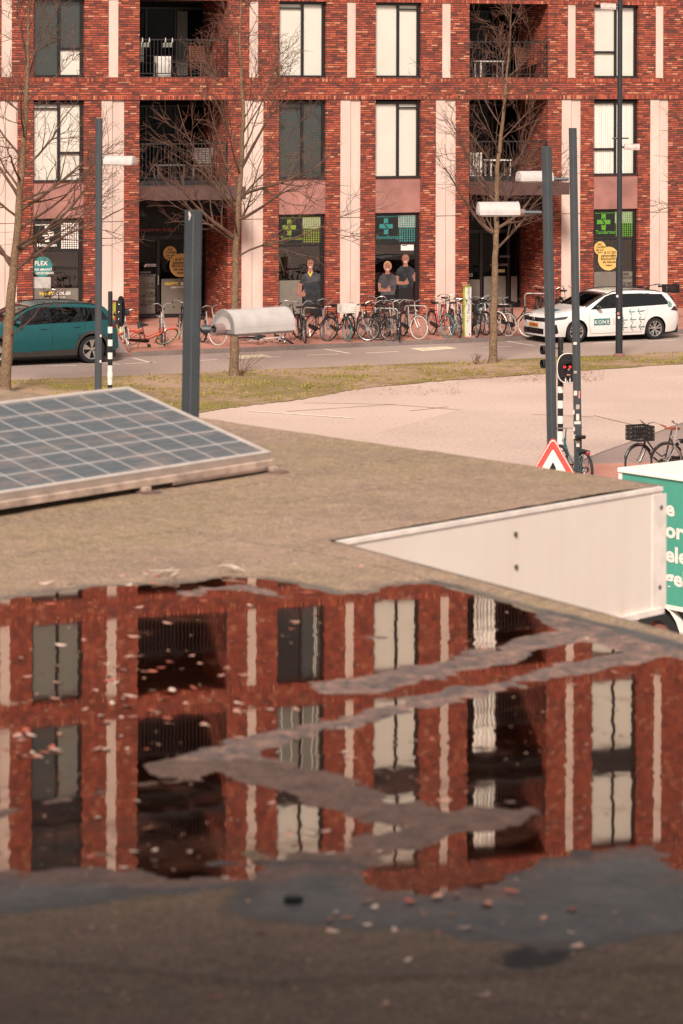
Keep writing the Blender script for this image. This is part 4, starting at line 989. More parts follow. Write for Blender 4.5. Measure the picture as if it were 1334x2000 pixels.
# ------------------------------------------------------------------ bicycles
_bc = {}
def bpart(name, key, fn, mat, parent, loc=None, rot=None, smooth=False):
    k = (name, key, mat.name)
    if k not in _bc: _bc[k] = fn().mesh(name, mat, smooth)
    return link(name, _bc[k], parent, loc, rot)
PIV = (.40, 0.0)
def bike(px, py, xr, xf, toward, label, frame=BLACKP, tyre=RUB, tyre_f=None, rim=CHROME, bar='city', steer=0.0, lean=0.0, saddle=BLACKP, fender=BLACKP, basket=None, step=True, lying=None, ground=.12, spokes=20, guard=True, heading=None, bag=None, group='bicycles parked along the brick pavement', grip=BLACKP):
    q = gp(px, py, ground); s = FPX/q.y
    dX = max(-1.06, min(1.06, (xf-xr)/s/1.08*1.0)); 
    if heading is None: heading = (-1 if toward else 1)*math.acos(dX/1.08 if abs(dX) < 1.08 else 1)
    r = root('bicycle', (q.x, q.y, ground), label, 'bicycle', group)
    if lying is not None:
        r.rotation_euler = (Matrix.Rotation(heading, 4, 'Z') @ Matrix.Rotation(lying, 4, 'X')).to_euler(); r.location.z = ground+.06
    else:
        r.rotation_euler = (Matrix.Rotation(heading, 4, 'Z') @ Matrix.Rotation(lean, 4, 'X')).to_euler()
    R = .345; RX, FX = -.53, .55
    def wheelf(n=spokes):
        mb = MB(); mb.ring((0,0,0), (0,1,0), R-.035, .011, 32, 5)
        for i in range(n):
            a = 2*pi*i/n; b = a+(.35 if i % 2 else -.35); y = .022 if i % 2 else -.022
            p0 = Vector((.02*cos(b), y, .02*sin(b))); p1 = Vector(((R-.04)*cos(a), 0, (R-.04)*sin(a)))
            mb.tube([p0, p1], .0022 if n <= 24 else .0035, 3, cap=False)
        mb.lathe((0,0,0), (0,1,0), [(-.045,0),(-.045,.022),(.045,.022),(.045,0)] if n <= 24 else [(-.05,0),(-.05,.06),(.05,.06),(.05,0)], 12); return mb
    def tyref(): return MB().ring((0,0,0), (0,1,0), R-.018, .021, 36, 6)
    wr = bpart('rear_wheel', ('w', spokes), wheelf, rim, r, (RX,0,R)); bpart('tyre', 't', tyref, tyre, wr, smooth=True)
    def framef():
        mb = MB(); bb = (-.06,0,.29); hd0, hd1 = (.36,0,.86), (.40,0,.66); sc = (-.20,0,.80)
        if step: mb.tube([hd1,(.22,0,.44),(.08,0,.33),bb], .019, 6); mb.tube([(.375,0,.79),(.18,0,.55),(.0,0,.42),(-.12,0,.47)], .015, 6)
        else: mb.tube([hd1, bb], .019, 6); mb.tube([(.37,0,.83),(-.18,0,.78)], .016, 6)
        mb.tube([bb, (-.23,0,.90)], .017, 6); mb.tube([hd0, hd1], .022, 7)
        for y in (-.06,.06):
            mb.tube([(-.19,y*.3,.76),(RX,y,R)], .009, 5); mb.tube([(-.07,y*.5,.29),(RX,y,R)], .010, 5)
        return mb
    bpart('frame', ('f', step), framef, frame, r, smooth=True)
    def sadf():
        mb = MB(); mb.add([(-.38,-.10,.965),(-.38,.10,.965),(-.30,.115,.985),(-.30,-.115,.985),(-.20,.05,.975),(-.20,-.05,.975),(-.07,.022,.965),(-.07,-.022,.965),(-.36,-.09,.92),(-.36,.09,.92),(-.2,.035,.93),(-.2,-.035,.93),(-.08,.015,.945),(-.08,-.015,.945)],
            [(0,3,2,1),(3,5,4,2),(5,7,6,4),(0,1,9,8),(1,2,4,10,9),(4,6,12,10),(3,0,8,11,5),(5,11,13,7),(6,7,13,12),(8,9,10,11),(10,12,13,11)]); mb.cyl((-.225,0,.86),(-.245,0,.94),.013,6); return mb
    bpart('saddle', 's', sadf, saddle, r)
    def rackf():
        mb = MB()
        for y in (-.05,.05,0): mb.tube([(-.28,y,.72),(-.68,y,.73)], .007, 4)
        for x in (-.40,-.55,-.68): mb.tube([(x,-.055,.73),(x,.055,.73)], .006, 4)
        for y in (-.07,.07): mb.tube([(-.62,y*.8,.72),(RX,y,R)], .006, 4)
        return mb
    bpart('rear_rack', 'r', rackf, fender if fender is not RUBT else BLACKP, r)
    def fenf(x0, a0, a1):
        mb = MB(); Rf = R+.025; n = 14
        for i in range(n):
            q0, q1 = a0+(a1-a0)*i/n, a0+(a1-a0)*(i+1)/n
            for (ya, ka), (yb, kb_) in (((-.026,-.014),(-.012,0)),((-.012,0),(.012,0)),((.012,0),(.026,-.014))):
                mb.add([(x0+(Rf+ka)*cos(q0),ya,(Rf+ka)*sin(q0)),(x0+(Rf+kb_)*cos(q0),yb,(Rf+kb_)*sin(q0)),(x0+(Rf+kb_)*cos(q1),yb,(Rf+kb_)*sin(q1)),(x0+(Rf+ka)*cos(q1),ya,(Rf+ka)*sin(q1))], [(0,1,2,3)])
        return mb
    bpart('rear_mudguard', 'fr', lambda: fenf(0, radians(40), radians(200)), fender, r, (RX,0,R))
    if guard: bpart('chain_guard', 'cg', lambda: MB().prism([(-.58,.34),(-.50,.30),(-.06,.22),(.04,.25),(.05,.33),(-.04,.37),(-.5,.41),(-.58,.39)], (0,-.055,0), (1,0,0), (0,0,1), (0,-.012,0)), BLACKP, r)
    def crankf():
        mb = MB(); mb.tube([(-.06,-.07,.29),(.05,-.08,.16)], .009, 5); mb.tube([(-.06,.07,.29),(-.17,.08,.42)], .009, 5)
        mb.box(.0,.10,-.16,-.085,.145,.17); mb.box(-.22,-.12,.085,.16,.41,.435); mb.lathe((-.06,-.07,.29),(0,1,0),[(0,.0),(0,.07),(.008,.07),(.008,0)],14); return mb
    bpart('crank', 'c', crankf, CHROME if not guard else BLACKP, r)
    bpart('kickstand', 'k', lambda: MB().tube([(-.22,-.05,.27),(-.30,-.22,.01)], .009, 5), STEELD, r)
    bpart('rear_light', 'rl', lambda: MB().box(-.70,-.675,-.035,.035,.66,.71), M.get('tail_red') or simple('tail_red', (.4,.02,.02), .3), r)
    # steered parts
    st_ = (0, 0, steer)
    def forkf():
        mb = MB(); mb.tube([(-.015,0,.66),(.0,0,.62)], .02, 6)
        for y in (-.055,.055): mb.tube([(0,y,.60),(.06,y,.48),(.15,y,R)], .010, 5)
        mb.tube([(0,-.055,.61),(0,.055,.61)], .014, 5); mb.tube([(-.04,0,.84),(-.075,0,1.04)], .013, 6); return mb
    bpart('fork', 'fk', forkf, frame if frame is not BLACKP else STEELD, r, (PIV[0],0,0), st_, smooth=True)
    wf = bpart('front_wheel', ('w', spokes), wheelf, rim, r, (PIV[0]+.15*cos(steer), .15*sin(steer), R), st_); bpart('tyre', 't', tyref, tyre_f or tyre, wf, smooth=True)
    bpart('front_mudguard', 'ff', lambda: fenf(.15, radians(15), radians(150)), fender, r, (PIV[0],0,R), st_)
    def barf():
        mb = MB(); x0 = -.075
        if bar == 'city':
            for y in (-1,1): mb.tube([(x0,0,1.05),(x0+.03,y*.10,1.10),(x0+.0,y*.22,1.12),(x0-.10,y*.28,1.07),(x0-.20,y*.30,1.03)], .0115, 6)
        elif bar == 'cruiser':
            for y in (-1,1): mb.tube([(x0,0,1.06),(x0+.02,y*.12,1.17),(x0-.02,y*.24,1.16),(x0-.14,y*.31,1.08),(x0-.24,y*.33,1.03)], .0125, 6)
        else: mb.tube([(x0-.04,-.30,1.06),(x0+.02,-.1,1.05),(x0+.02,.1,1.05),(x0-.04,.30,1.06)], .012, 6)
        return mb
    hb = bpart('handlebar', ('b', bar), barf, CHROME if frame is not BLACKP or bar != 'flat' else BLACKP, r, (PIV[0],0,0), st_, smooth=True)
    def gripf():
        mb = MB(); x0 = -.075
        for y in (-1,1):
            if bar == 'city': mb.cyl((x0-.10,y*.28,1.07),(x0-.22,y*.305,1.025), .017, 7)
            elif bar == 'cruiser': mb.cyl((x0-.14,y*.31,1.08),(x0-.26,y*.335,1.02), .018, 7)
            else: mb.cyl((x0-.02,y*.20,1.055),(x0-.045,y*.31,1.06), .018, 7)
        return mb
    bpart('grip', ('g', bar), gripf, grip, hb)
    bpart('headlight', 'hl', lambda: MB().lathe((.05,0,.80), (1,0,0), [(-.05,.015),(0,.034),(.01,.034),(.012,0)], 10), CHROME, r, (PIV[0],0,0), st_)
    if basket:
        def basf():
            mb = MB(); x0, x1, y0, y1, z0, z1 = .02,.36,-.22,.22,.84,1.06
            for k in range(5):
                z = z0+(z1-z0)*k/4; t = .012
                for A, B in (((x0,y0),(x1,y0)),((x1,y0),(x1,y1)),((x1,y1),(x0,y1)),((x0,y1),(x0,y0))): 
                    mb.box(min(A[0],B[0])-.006, max(A[0],B[0])+.006, min(A[1],B[1])-.006, max(A[1],B[1])+.006, z-t, z+t)
            for k in range(9):
                for y in (y0,y1): x = x0+(x1-x0)*k/8; mb.box(x-.008,x+.008,y-.005,y+.005,z0,z1)
                for x in (x0,x1): y = y0+(y1-y0)*k/8; mb.box(x-.005,x+.005,y-.008,y+.008,z0,z1)
            for k in range(7): y = y0+(y1-y0)*k/6; mb.box(x0,x1,y-.012,y+.012,z0-.006,z0+.004)
            return mb
        bpart('basket', 'bk', basf, basket, r, (PIV[0],0,0), st_)
    if bag: bpart('saddle_bag', 'sb', lambda: merge(MB().bevbox(-.66,-.34,.07,.20,.42,.72,.03), MB().bevbox(-.66,-.34,-.20,-.07,.42,.72,.03)), bag, r)
    return r
RED = simple('red_bike_paint', (.55,.035,.035), .3, coat=.4); SILV = simple('silver_bike_paint', (.50,.47,.45), .3, metal=.5); WHB = simple('white_bike_paint', (.72,.67,.63), .3)
ORNG = simple('orange_red_bike_paint', (.65,.09,.05), .4); PETR = simple('petrol_bike_paint', (.02,.09,.10), .35); GRN = simple('green_tyre', (.05,.26,.08), .7); BROWNS = simple('brown_leather', (.30,.10,.06), .5)
BROWNBAG = simple('tan_bag', (.42,.22,.15), .7); CREAM = simple('cream_tyre_rubber', (.50,.40,.32), .7); WCR = simple('white_plastic_crate', (.72,.66,.61), .5)
B = bike
B(243,683, 226,256, True, 'white forked bicycle with white tyres at the left end, behind the signal post', frame=WHB, tyre=RUBW, lean=.12, steer=-.35)
B(285,679, 262,300, False, 'orange red bicycle fallen on its side with a green and white tyre', frame=ORNG, tyre=RUBW, tyre_f=GRN, lying=.85, heading=.25, steer=.3, fender=ORNG)
B(318,672, 311,322, True, 'silver bicycle with wide curved handlebar facing the street before the glass door', frame=SILV, bar='cruiser', rim=CHROME, lean=.03, fender=SILV)
B(352,665, 358,347, False, 'dark bicycle half hidden behind the nearest grey post', frame=BLACKP, tyre=CREAM, lean=.08)
B(408,672, 393,424, True, 'silver bicycle with a large pale front wheel just right of the nearest grey post', frame=SILV, tyre=RUB, tyre_f=RUBW, steer=.5, fender=BLACKP, bar='city')
B(518,668, 560,480, True, 'white bicycle lying flat on the pavement under the large lamp head', frame=WHB, lying=1.38, heading=.12, steer=-.5, fender=BLACKP, guard=False)
B(566,664, 548,585, False, 'black bicycle with its saddle showing behind the end of the large lamp head', frame=BLACKP, lean=-.10)
B(591,667, 585,596, True, 'black city bicycle with curved silver handlebar below the printed man', frame=STEELD, bar='cruiser', lean=.05)
B(618,663, 596,632, True, 'dark bicycle leaning to the right against its hoop under the printed man', frame=BLACKP, bar='cruiser', lean=-.22, steer=.35)
B(664,664, 648,679, True, 'black bicycle with white crate and teal front tyre, leftmost in the long row', frame=BLACKP, tyre=RUBW, tyre_f=RUBT, basket=WCR, bar='flat', lean=.03)
B(698,664, 683,713, True, 'bicycle with thick spokes and big front hub beside the teal tyre', frame=SILV, bar='flat', spokes=30, steer=1.05, fender=BLACKP)
B(720,662, 706,735, True, 'dark bicycle whose front wheel shows just behind the thick spoked wheel', frame=BLACKP, bar='city', steer=.9)
B(745,664, 738,762, True, 'grey framed bicycle with tall thin handlebar post left of the middle hoop', frame=STEELD, bar='cruiser', steer=.8, rim=CHROME)
B(736,655, 745,726, False, 'silver bicycle facing the building in the middle of the long row', frame=SILV, tyre=RUBW, lean=.06)
B(766,660, 758,771, True, 'bicycle with brown tan saddle bags in the middle of the long row', frame=SILV, bag=BROWNBAG, lean=.04, saddle=BROWNS)
B(779,663, 779,779, True, 'narrow looking black bicycle seen exactly from the front beside the tan bags', frame=BLACKP, bar='cruiser')
B(800,660, 785,812, True, 'silver bicycle with upright handlebar and pale front wheel left of the red bicycle', frame=SILV, tyre_f=RUBW, steer=.45, bar='city', lean=-.05)
B(858,657, 843,872, True, 'bright red bicycle with teal front tyre', frame=RED, tyre_f=RUBT, bar='city', fender=BLACKP, steer=.2)
B(873,646, 866,880, True, 'black bicycle hidden directly behind the red bicycle', frame=BLACKP, tyre=RUBW)
B(891,657, 884,895, True, 'silver bicycle seen from the front just right of the red bicycle', frame=SILV, bar='city', lean=.03)
B(903,652, 898,908, True, 'silver bicycle partly hidden behind the white pillar', frame=SILV, tyre=RUBW, bar='flat')
B(924,656, 918,929, True, 'black bicycle with lowered front wheel right of the white pillar', frame=BLACKP, bar='flat', lean=-.14)
B(936,652, 925,944, True, 'petrol blue bicycle between the white pillar and the tree', frame=PETR, bar='city', steer=.2)
B(953,653, 935,965, True, 'white step through bicycle directly behind the tree trunk', frame=WHB, bar='cruiser', fender=WHB, steer=.4, guard=False)
B(975,654, 962,988, True, 'dark bicycle with a brown saddle and white tyres right of the tree trunk', frame=BLACKP, tyre=RUBW, saddle=BROWNS, steer=.4)
B(1004,655, 978,1024, True, 'black bicycle with white tyres leaning away at the right end of the row', frame=BLACKP, tyre=RUBW, bar='flat', lean=-.12, steer=.5, fender=PETR)
B(1056,628, 1052,1060, True, 'dark bicycle by the wall behind the bonnet of the white car', frame=BLACKP)
B(1080,630, 1074,1092, True, 'dark bicycle behind the windscreen of the white car, between the grey posts', frame=BLACKP, bar='city')
B(1108,630, 1096,1118, True, 'silver bicycle behind the windscreen of the white car, right of both grey posts', frame=SILV, bar='cruiser')
B(1230,626, 1225,1236, True, 'dark bicycle whose handlebar shows above the white car roof beside the tall lamp post', frame=BLACKP, bar='flat')
B(1262,622, 1250,1272, True, 'black bicycle whose handlebar shows above the rear of the white car roof', frame=BLACKP, bar='flat', lean=.06)
B(1298,620, 1290,1306, True, 'bicycle with black basket behind the tail of the white car', frame=SILV, bar='flat', basket=BLACKP)
B(104,640, 90,118, False, 'bicycle of which only a handlebar shows above the green car', frame=BLACKP, bar='city')
# nearer bicycles
B(1292,934, 1325,1265, True, 'black bicycle with a black crate and brown saddle above the green cargo box', frame=BLACKP, basket=None, saddle=BROWNS, bar='city', heading=radians(-152), ground=.0, grip=BROWNS, group='bicycles parked on the square', steer=.12)
q = gp(1292, 934)
cr2 = bpy.context.scene.objects
def crate_on(bikeobj):
    mb = MB(); x0, x1, y0, y1, z0, z1 = -.02,.36,-.2,.2,.78,1.03
    for k in range(4):
        z = z0+(z1-z0)*k/3
        for A, Bq in (((x0,y0),(x1,y0)),((x1,y0),(x1,y1)),((x1,y1),(x0,y1)),((x0,y1),(x0,y0))): mb.box(min(A[0],Bq[0])-.008, max(A[0],Bq[0])+.008, min(A[1],Bq[1])-.008, max(A[1],Bq[1])+.008, z-.018, z+.018)
    for k in range(9):
        for y in (y0,y1): x = x0+(x1-x0)*k/8; mb.box(x-.01,x+.01,y-.006,y+.006,z0,z1)
        for x in (x0,x1): y = y0+(y1-y0)*k/8; mb.box(x-.006,x+.006,y-.01,y+.01,z0,z1)
    part('crate', mb, BLACKP, bikeobj, loc=(.33,0,0))
crate_on([o for o in COL.objects if o.get('label','').startswith('black bicycle with a black crate')][0])
B(1352,932, 1375,1325, True, 'grey bicycle at the right edge beside the one with the black crate', frame=SILV, bar='flat', heading=radians(-160), ground=.0, group='bicycles parked on the square')
B(1119,948, 1147,1110, False, 'dark bicycle with silver rear rack parked behind the warning sign and sticker covered post', frame=PETR, bar='flat', heading=radians(110), ground=.0, group='bicycles parked on the square', fender=STEELD, rim=CHROME)
# ------------------------------------------------------------------ cars (x from nose to tail, y to the pavement side)
def lerp_tab(tab, x):
    if x <= tab[0][0]: return tab[0][1]
    for (a, va), (b, vb) in zip(tab[:-1], tab[1:]):
        if x <= b:
            t = (x-a)/(b-a); return va+(vb-va)*t
    return tab[-1][1]
def smooth_tab(tab, L, n=160, it=3):
    v = [lerp_tab(tab, L*i/n) for i in range(n+1)]
    for _ in range(it): v = [v[0]]+[(v[i-1]+2*v[i]+v[i+1])/4 for i in range(1, n)]+[v[-1]]
    def f(x):
        t = max(0, min(n, x/L*n)); i = min(n-1, int(t)); return v[i]+(v[i+1]-v[i])*(t-i)
    return f
def car(loc, rz, label, sp, paint):
    L = sp['L']; ztop = smooth_tab(sp['top'], L); wid = smooth_tab(sp['w'], L); belt = smooth_tab(sp['belt'], L); zbt = smooth_tab(sp['bot'], L, it=1)
    fx, rx, R = sp['fx'], sp['rx'], sp['R']; AR = R+sp['gap']
    def prof(x):
        """half section: list of (y, z) from the sill to the roof centre"""
        w = wid(x); zt = ztop(x); zb = zbt(x)
        arch = 0
        for c in (fx, rx):
            if abs(x-c) < AR: arch = max(arch, R+sqrt(AR*AR-(x-c)**2))
        zb0 = max(zb, arch)
        bl = min(belt(x), zt-.07); cab = max(0, min(1, (zt-belt(x))/.35))
        bl = max(bl, zb0+.03)
        pts = []
        for k in (0, .12, .3, .5, .7, .86, 1):
            z = zb0+(bl-zb0)*k; q = (z-zb)/(max(.1, bl-zb))
            y = w*(1-.055*max(0, (.35-q)/.35)**1.5-.05*max(0, (q-.55)/.45)**1.6)
            if sp.get('crease'): y += .012*math.exp(-((z-sp['crease'])/.05)**2)
            pts.append((y, z))
        yb = pts[-1][0]; hgt = max(.0, zt-.065-bl); tum = .36
        ys = yb-.02-tum*hgt; zs = zt-.065 if hgt > 0 else bl+.0
        for k in (.3, .65, 1): pts.append((yb-.012-(yb-.012-ys)*k, bl+(max(zs, bl+.001)-bl)*k))
        ye, ze = pts[-1]
        pts += [(ye*.965, ze+(zt-ze)*.45), (ye*.86, ze+(zt-ze)*.78), (ye*.5, ze+(zt-ze)*.97), (0, zt)]
        return pts
    def ysurf(x, z):
        P = prof(x)
        for (ya, za), (yb, zb) in zip(P[:-1], P[1:]):
            if za-1e-6 <= z <= zb+1e-6 and zb > za: return ya+(yb-ya)*(z-za)/(zb-za)
        return P[0][0] if z < P[0][1] else P[-2][0]
    def zsurf(x, y):
        P = prof(x); y = abs(y)
        for (ya, za), (yb, zb) in zip(P[:-1][::-1], P[1:][::-1]):
            if yb-1e-6 <= y <= ya+1e-6 and ya > yb: return zb+(za-zb)*(y-yb)/(ya-yb)
        return P[6][1]
    r = root('car', loc, label, 'car', 'cars parked along the kerb', rz=rz)
    xs = sorted(set([round(L*i/70, 4) for i in range(71)] + [c+AR*cos(pi*i/22) for c in (fx, rx) for i in range(23)] + [c+s*(AR+.004) for c in (fx, rx) for s in (-1,1)] + [.015, .04, L-.015, L-.04]))
    xs = [x for x in xs if 0 <= x <= L]
    mb = MB(); rows = [prof(x) for x in xs]; n = len(rows[0])
    vs = []
    for x, P in zip(xs, rows): vs += [(x, -y, z) for y, z in P] + [(x, y, z) for y, z in P[-2::-1]]
    m = 2*n-1; fs = [(i*m+k, (i+1)*m+k, (i+1)*m+k+1, i*m+k+1) for i in range(len(xs)-1) for k in range(m-1)]
    fs += [tuple(range(m)), tuple((len(xs)-1)*m+k for k in range(m-1, -1, -1))]
    mb.add(vs, fs); body = part('body', mb, paint, r, smooth=True)
    ub = MB(); 
    for a, b in ((.12, fx-AR), (fx+AR, rx-AR), (rx+AR, L-.12)): ub.box(a, b, -wid(a+.1)*.88, wid(a+.1)*.88, .17, .5)
    ub.box(fx-AR-.001, fx+AR+.001, -.5, .5, .2, .75); ub.box(rx-AR-.001, rx+AR+.001, -.5, .5, .2, .75)
    part('underbody', ub, BLACKP, r)
    # wheels
    for cx in (fx, rx):
        for sy in (-1, 1):
            y0 = sy*(wid(cx)-.13); a = MB(); a.lathe((cx, y0, R), (0, sy, 0), [(-.1,R*.7),(-.1,R*.95),(-.07,R),(.07,R),(.10,R*.95),(.105,R*.72),(.09,R*.70)], 36); wo = part('wheel', a, RUB, r, smooth=True)
            h = MB(); h.lathe((cx, y0, R), (0, sy, 0), [(.0,0),(.0,R*.64)], 30); part('brake_recess', h, BLACKP, wo)
            rm = MB(); rm.lathe((cx, y0, R), (0, sy, 0), [(.03,R*.62),(.095,R*.66),(.10,R*.71),(.092,R*.71)], 36)
            ns = 5
            for i in range(ns):
                for dd in sp['spk']:
                    t = 2*pi*i/ns+.3; d0 = Vector((cos(t+dd*.35), 0, sin(t+dd*.35))); d1 = Vector((cos(t+dd), 0, sin(t+dd))); q0, q1 = d0*R*.14, d1*R*.68
                    nv = Vector((-(q1-q0).z, 0, (q1-q0).x)).normalized(); wI, wO = .018, .026*sp.get('sw', 1)
                    c0 = Vector((cx, y0+sy*.075, R))
                    V = [c0+q0-nv*wI, c0+q0+nv*wI, c0+q1+nv*wO+Vector((0,sy*.015,0)), c0+q1-nv*wO+Vector((0,sy*.015,0))]
                    rm.add(V+[v-Vector((0,sy*.03,0)) for v in V], [(0,1,2,3),(0,4,5,1),(1,5,6,2),(2,6,7,3),(3,7,4,0)])
            rm.lathe((cx, y0, R), (0, sy, 0), [(.06,.05),(.09,.045),(.095,0)], 14); part('rim', rm, sp['rim'], wo)
    def patch(a, b, c, d, off, nu=8, nv=4, sy=-1):
        """quad in (x, z) laid on the body side"""
        g = MB()
        def fn(u, v):
            x = (a[0]*(1-u)+b[0]*u)*(1-v)+(d[0]*(1-u)+c[0]*u)*v; z = (a[1]*(1-u)+b[1]*u)*(1-v)+(d[1]*(1-u)+c[1]*u)*v
            return (x, sy*(ysurf(x, z)+off), z)
        g.grid(fn, nu, nv); return g
    for sy in (-1, 1):
        part('window_surround', merge(*[patch(*q, .004, 14, 5, sy) for q in sp['surr']]), sp['trim'], r, smooth=True)
        for q in sp['wins']: part('side_window', patch(*q, .009, 10, 5, sy), CARGL, r, smooth=True)
        for q in sp.get('clad', []): part('side_cladding', patch(*q, .010, 16, 2, sy), sp['cladm'], r, smooth=True)
        if sp.get('archclad'):
            for cx in (fx, rx):
                g = MB()
                def fn(u, v, cx=cx):
                    t = pi*(1.04-1.08*u); rr_ = AR+.004+.075*v; x = cx+rr_*cos(t); z = max(.24, R+rr_*sin(t)); return (x, sy*(ysurf(min(max(x,.02),L-.02), z)+.014), z)
                g.grid(fn, 24, 2); part('wheel_arch_trim', g, sp['cladm'], r, smooth=True)
        sm = MB()
        for line in sp['seams']:
            pts = []
            for (xa, za), (xb, zb) in zip(line[:-1], line[1:]):
                for k in range(6): t = k/6; pts.append((xa+(xb-xa)*t, za+(zb-za)*t))
            pts.append(line[-1]); sm.tube([(x, sy*(ysurf(x, z)+.001), z) for x, z in pts], .0045, 4, cap=False)
        part('door_seam', sm, BLACKP, body)
        for hx, hz in sp['handles']:
            part('door_handle', MB().tube([(hx-.10, sy*(ysurf(hx, hz)+.012), hz), (hx, sy*(ysurf(hx, hz)+.024), hz+.004), (hx+.10, sy*(ysurf(hx, hz)+.012), hz)], .013, 6), paint if sp.get('bodyhandle') else CHROME, body, smooth=True)
        mx, mz = sp['mirror']; yy = ysurf(mx, mz-.04)
        mo = part('mirror', MB().sph((mx, sy*(yy+.10), mz+.03), .1, 14, 8, sc=(.75,1.05,.6)), sp['mirm'], r, smooth=True)
        part('mirror_foot', MB().tube([(mx-.02, sy*(yy-.02), mz-.07), (mx, sy*(yy+.08), mz-.01)], .02, 6), BLACKP, mo)
        for q in sp.get('vents', []): part('bumper_vent', patch(*q, .006, 6, 6, sy), BLACKP, r)
        for q in sp['hl']: part('headlight', patch(*q, .008, 8, 3, sy), sp['hlm'], r, smooth=True)
        for q in sp['tl']: part('tail_light', patch(*q, .008, 6, 3, sy), sp['tlm'], r, smooth=True)
        rl = MB(); rl.tube([(x, sy*(prof(x)[-4][0]*.96), prof(x)[-4][1]+.035 if 0 < i < 9 else prof(x)[-4][1]) for i, x in enumerate([sp['rail'][0]+(sp['rail'][1]-sp['rail'][0])*k/9 for k in range(10)])], .014, 6)
        part('roof_rail', rl, BLACKP, r, smooth=True)
    # windscreen and rear window laid on the roof surface
    def top_patch(xa, xb, f, off, nu=10, nv=8, ma=1, mb_=1):
        g = MB()
        def fn(u, v):
            x = xa+(xb-xa)*u; w = prof(x)[-4][0]*f*(ma*(1-u)+mb_*u); y = (v*2-1)*w; return (x-.004, y, zsurf(x, y)+off)
        g.grid(fn, nu, nv); return g
    part('windscreen', top_patch(*sp['ws'], .985, .008), CARGL, r, smooth=True)
    part('windscreen_edge', top_patch(sp['ws'][0]-.05, sp['ws'][1]+.02, 1.0, .003), sp['trim'], r, smooth=True)
    part('rear_window', top_patch(*sp['rw'], .93, .008), CARGL, r, smooth=True)
    part('antenna', MB().prism([(0,0),(.16,0),(.13,.06),(.10,.065)], (sp['ant'],-.015,ztop(sp['ant'])-.005), (1,0,0), (0,0,1), (0,.03,0)), BLACKP, r)
    # front face pieces follow the plan curve of the nose
    def xfront(y, z):
        lo, hi = 0.0, .9; y = abs(y)
        for _ in range(22):
            m_ = (lo+hi)/2
            if ysurf(m_, z) < y: lo = m_
            else: hi = m_
        return hi if ysurf(.0, z) < y else 0
    def fpatch(y0, y1, z0, z1, off, nu=18, nv=2):
        g = MB(); g.grid(lambda u, v: (xfront(y0+(y1-y0)*u, z0+(z1-z0)*v)-off, y0+(y1-y0)*u, z0+(z1-z0)*v), nu, nv); return g
    for nm, y0, y1, z0, z1, off, mt in sp['front']: part(nm, fpatch(y0, y1, z0, z1, off), mt, r, smooth=True)
    return r, ysurf, zsurf, xfront
WCAR = simple('white_car_paint', (.80,.755,.72), .22, var=.02, coat=.8)
TCAR = simple('teal_car_paint', (.002,.078,.088), .35, var=.06, coat=.2)
GLOSSB = simple('gloss_black', (.010,.010,.012), .15); CLAD = simple('grey_brown_cladding', (.045,.036,.033), .7); ALU = simple('machined_rim', (.55,.52,.49), .3, metal=.8)
TAILR = simple('dark_red_tail_lamp', (.14,.012,.014), .2); HLM = simple('dark_headlamp', (.05,.055,.06), .12); HLW = simple('bright_headlamp', (.45,.44,.43), .15)
MARKT = simple('teal_vehicle_marking', (.02,.17,.18), .4); MARKG = simple('grey_vehicle_text', (.42,.38,.36), .5)
ORPL = simple('orange_number_plate', (.75,.24,.04), .4)
est = dict(L=4.64, fx=.93, rx=3.66, R=.325, gap=.045, crease=.66, spk=(-.26,.26), sw=.8, rim=ALU, trim=GLOSSB, mirm=GLOSSB, bodyhandle=True,
  top=[(0,.60),(.03,.70),(.12,.80),(.35,.875),(.8,.955),(1.15,1.01),(1.30,1.045),(1.65,1.22),(2.0,1.375),(2.3,1.455),(2.7,1.485),(3.2,1.48),(3.7,1.45),(4.05,1.405),(4.22,1.36),(4.36,1.20),(4.48,1.02),(4.54,.95),(4.62,.86),(4.64,.62)],
  w=[(0,.60),(.05,.70),(.18,.81),(.4,.885),(.8,.92),(1.4,.925),(3.8,.925),(4.2,.895),(4.45,.84),(4.6,.74),(4.64,.66)],
  belt=[(0,.66),(.4,.80),(1.1,.92),(1.5,.945),(3,.97),(4.1,1.015),(4.64,.98)], bot=[(0,.20),(.25,.19),(1.4,.17),(3.2,.17),(4.3,.22),(4.64,.30)],
  surr=[((1.42,.955),(4.22,1.03),(3.98,1.335),(2.12,1.395))],
  wins=[((1.62,.99),(2.50,.992),(2.46,1.375),(2.16,1.365)), ((2.56,.992),(3.40,1.01),(3.34,1.375),(2.54,1.378)), ((3.44,1.012),(3.60,1.016),(3.55,1.365),(3.38,1.372)), ((3.66,1.02),(4.12,1.045),(3.92,1.30),(3.60,1.35))],
  seams=[[(1.36,.93),(1.34,.5),(1.42,.25)],[(2.50,.97),(2.51,.5),(2.45,.25)],[(3.36,1.0),(3.40,.85),(3.27,.66),(3.20,.3)],[(1.42,.25),(3.2,.25)]],
  handles=[(2.32,.865),(3.22,.885)], mirror=(1.66,1.0), vents=[((.20,.26),(.33,.30),(.27,.56),(.12,.50))],
  hl=[((.06,.66),(.56,.71),(.66,.785),(.12,.745))], hlm=HLM, tl=[((4.22,.86),(4.60,.80),(4.56,.93),(4.36,.965))], tlm=simple('smoked_tail_lamp',(.06,.012,.014),.2), rail=(2.05,4.0), ws=(1.34,2.14), rw=(4.24,4.46), ant=3.85,
  front=[('grille', -.66,.66,.62,.735,.006,GLOSSB), ('number_plate', -.26,.26,.46,.57,.016,ORPL), ('air_intake', -.56,.56,.255,.42,.007,GLOSSB), ('plate_text_strip', -.20,.20,.485,.545,.018, simple('plate_letters_soft',(.22,.06,.02),.5)) ])
est['front'] = est['front'][:3]
qa, qb = gp(1127,669), gp(1283,665)
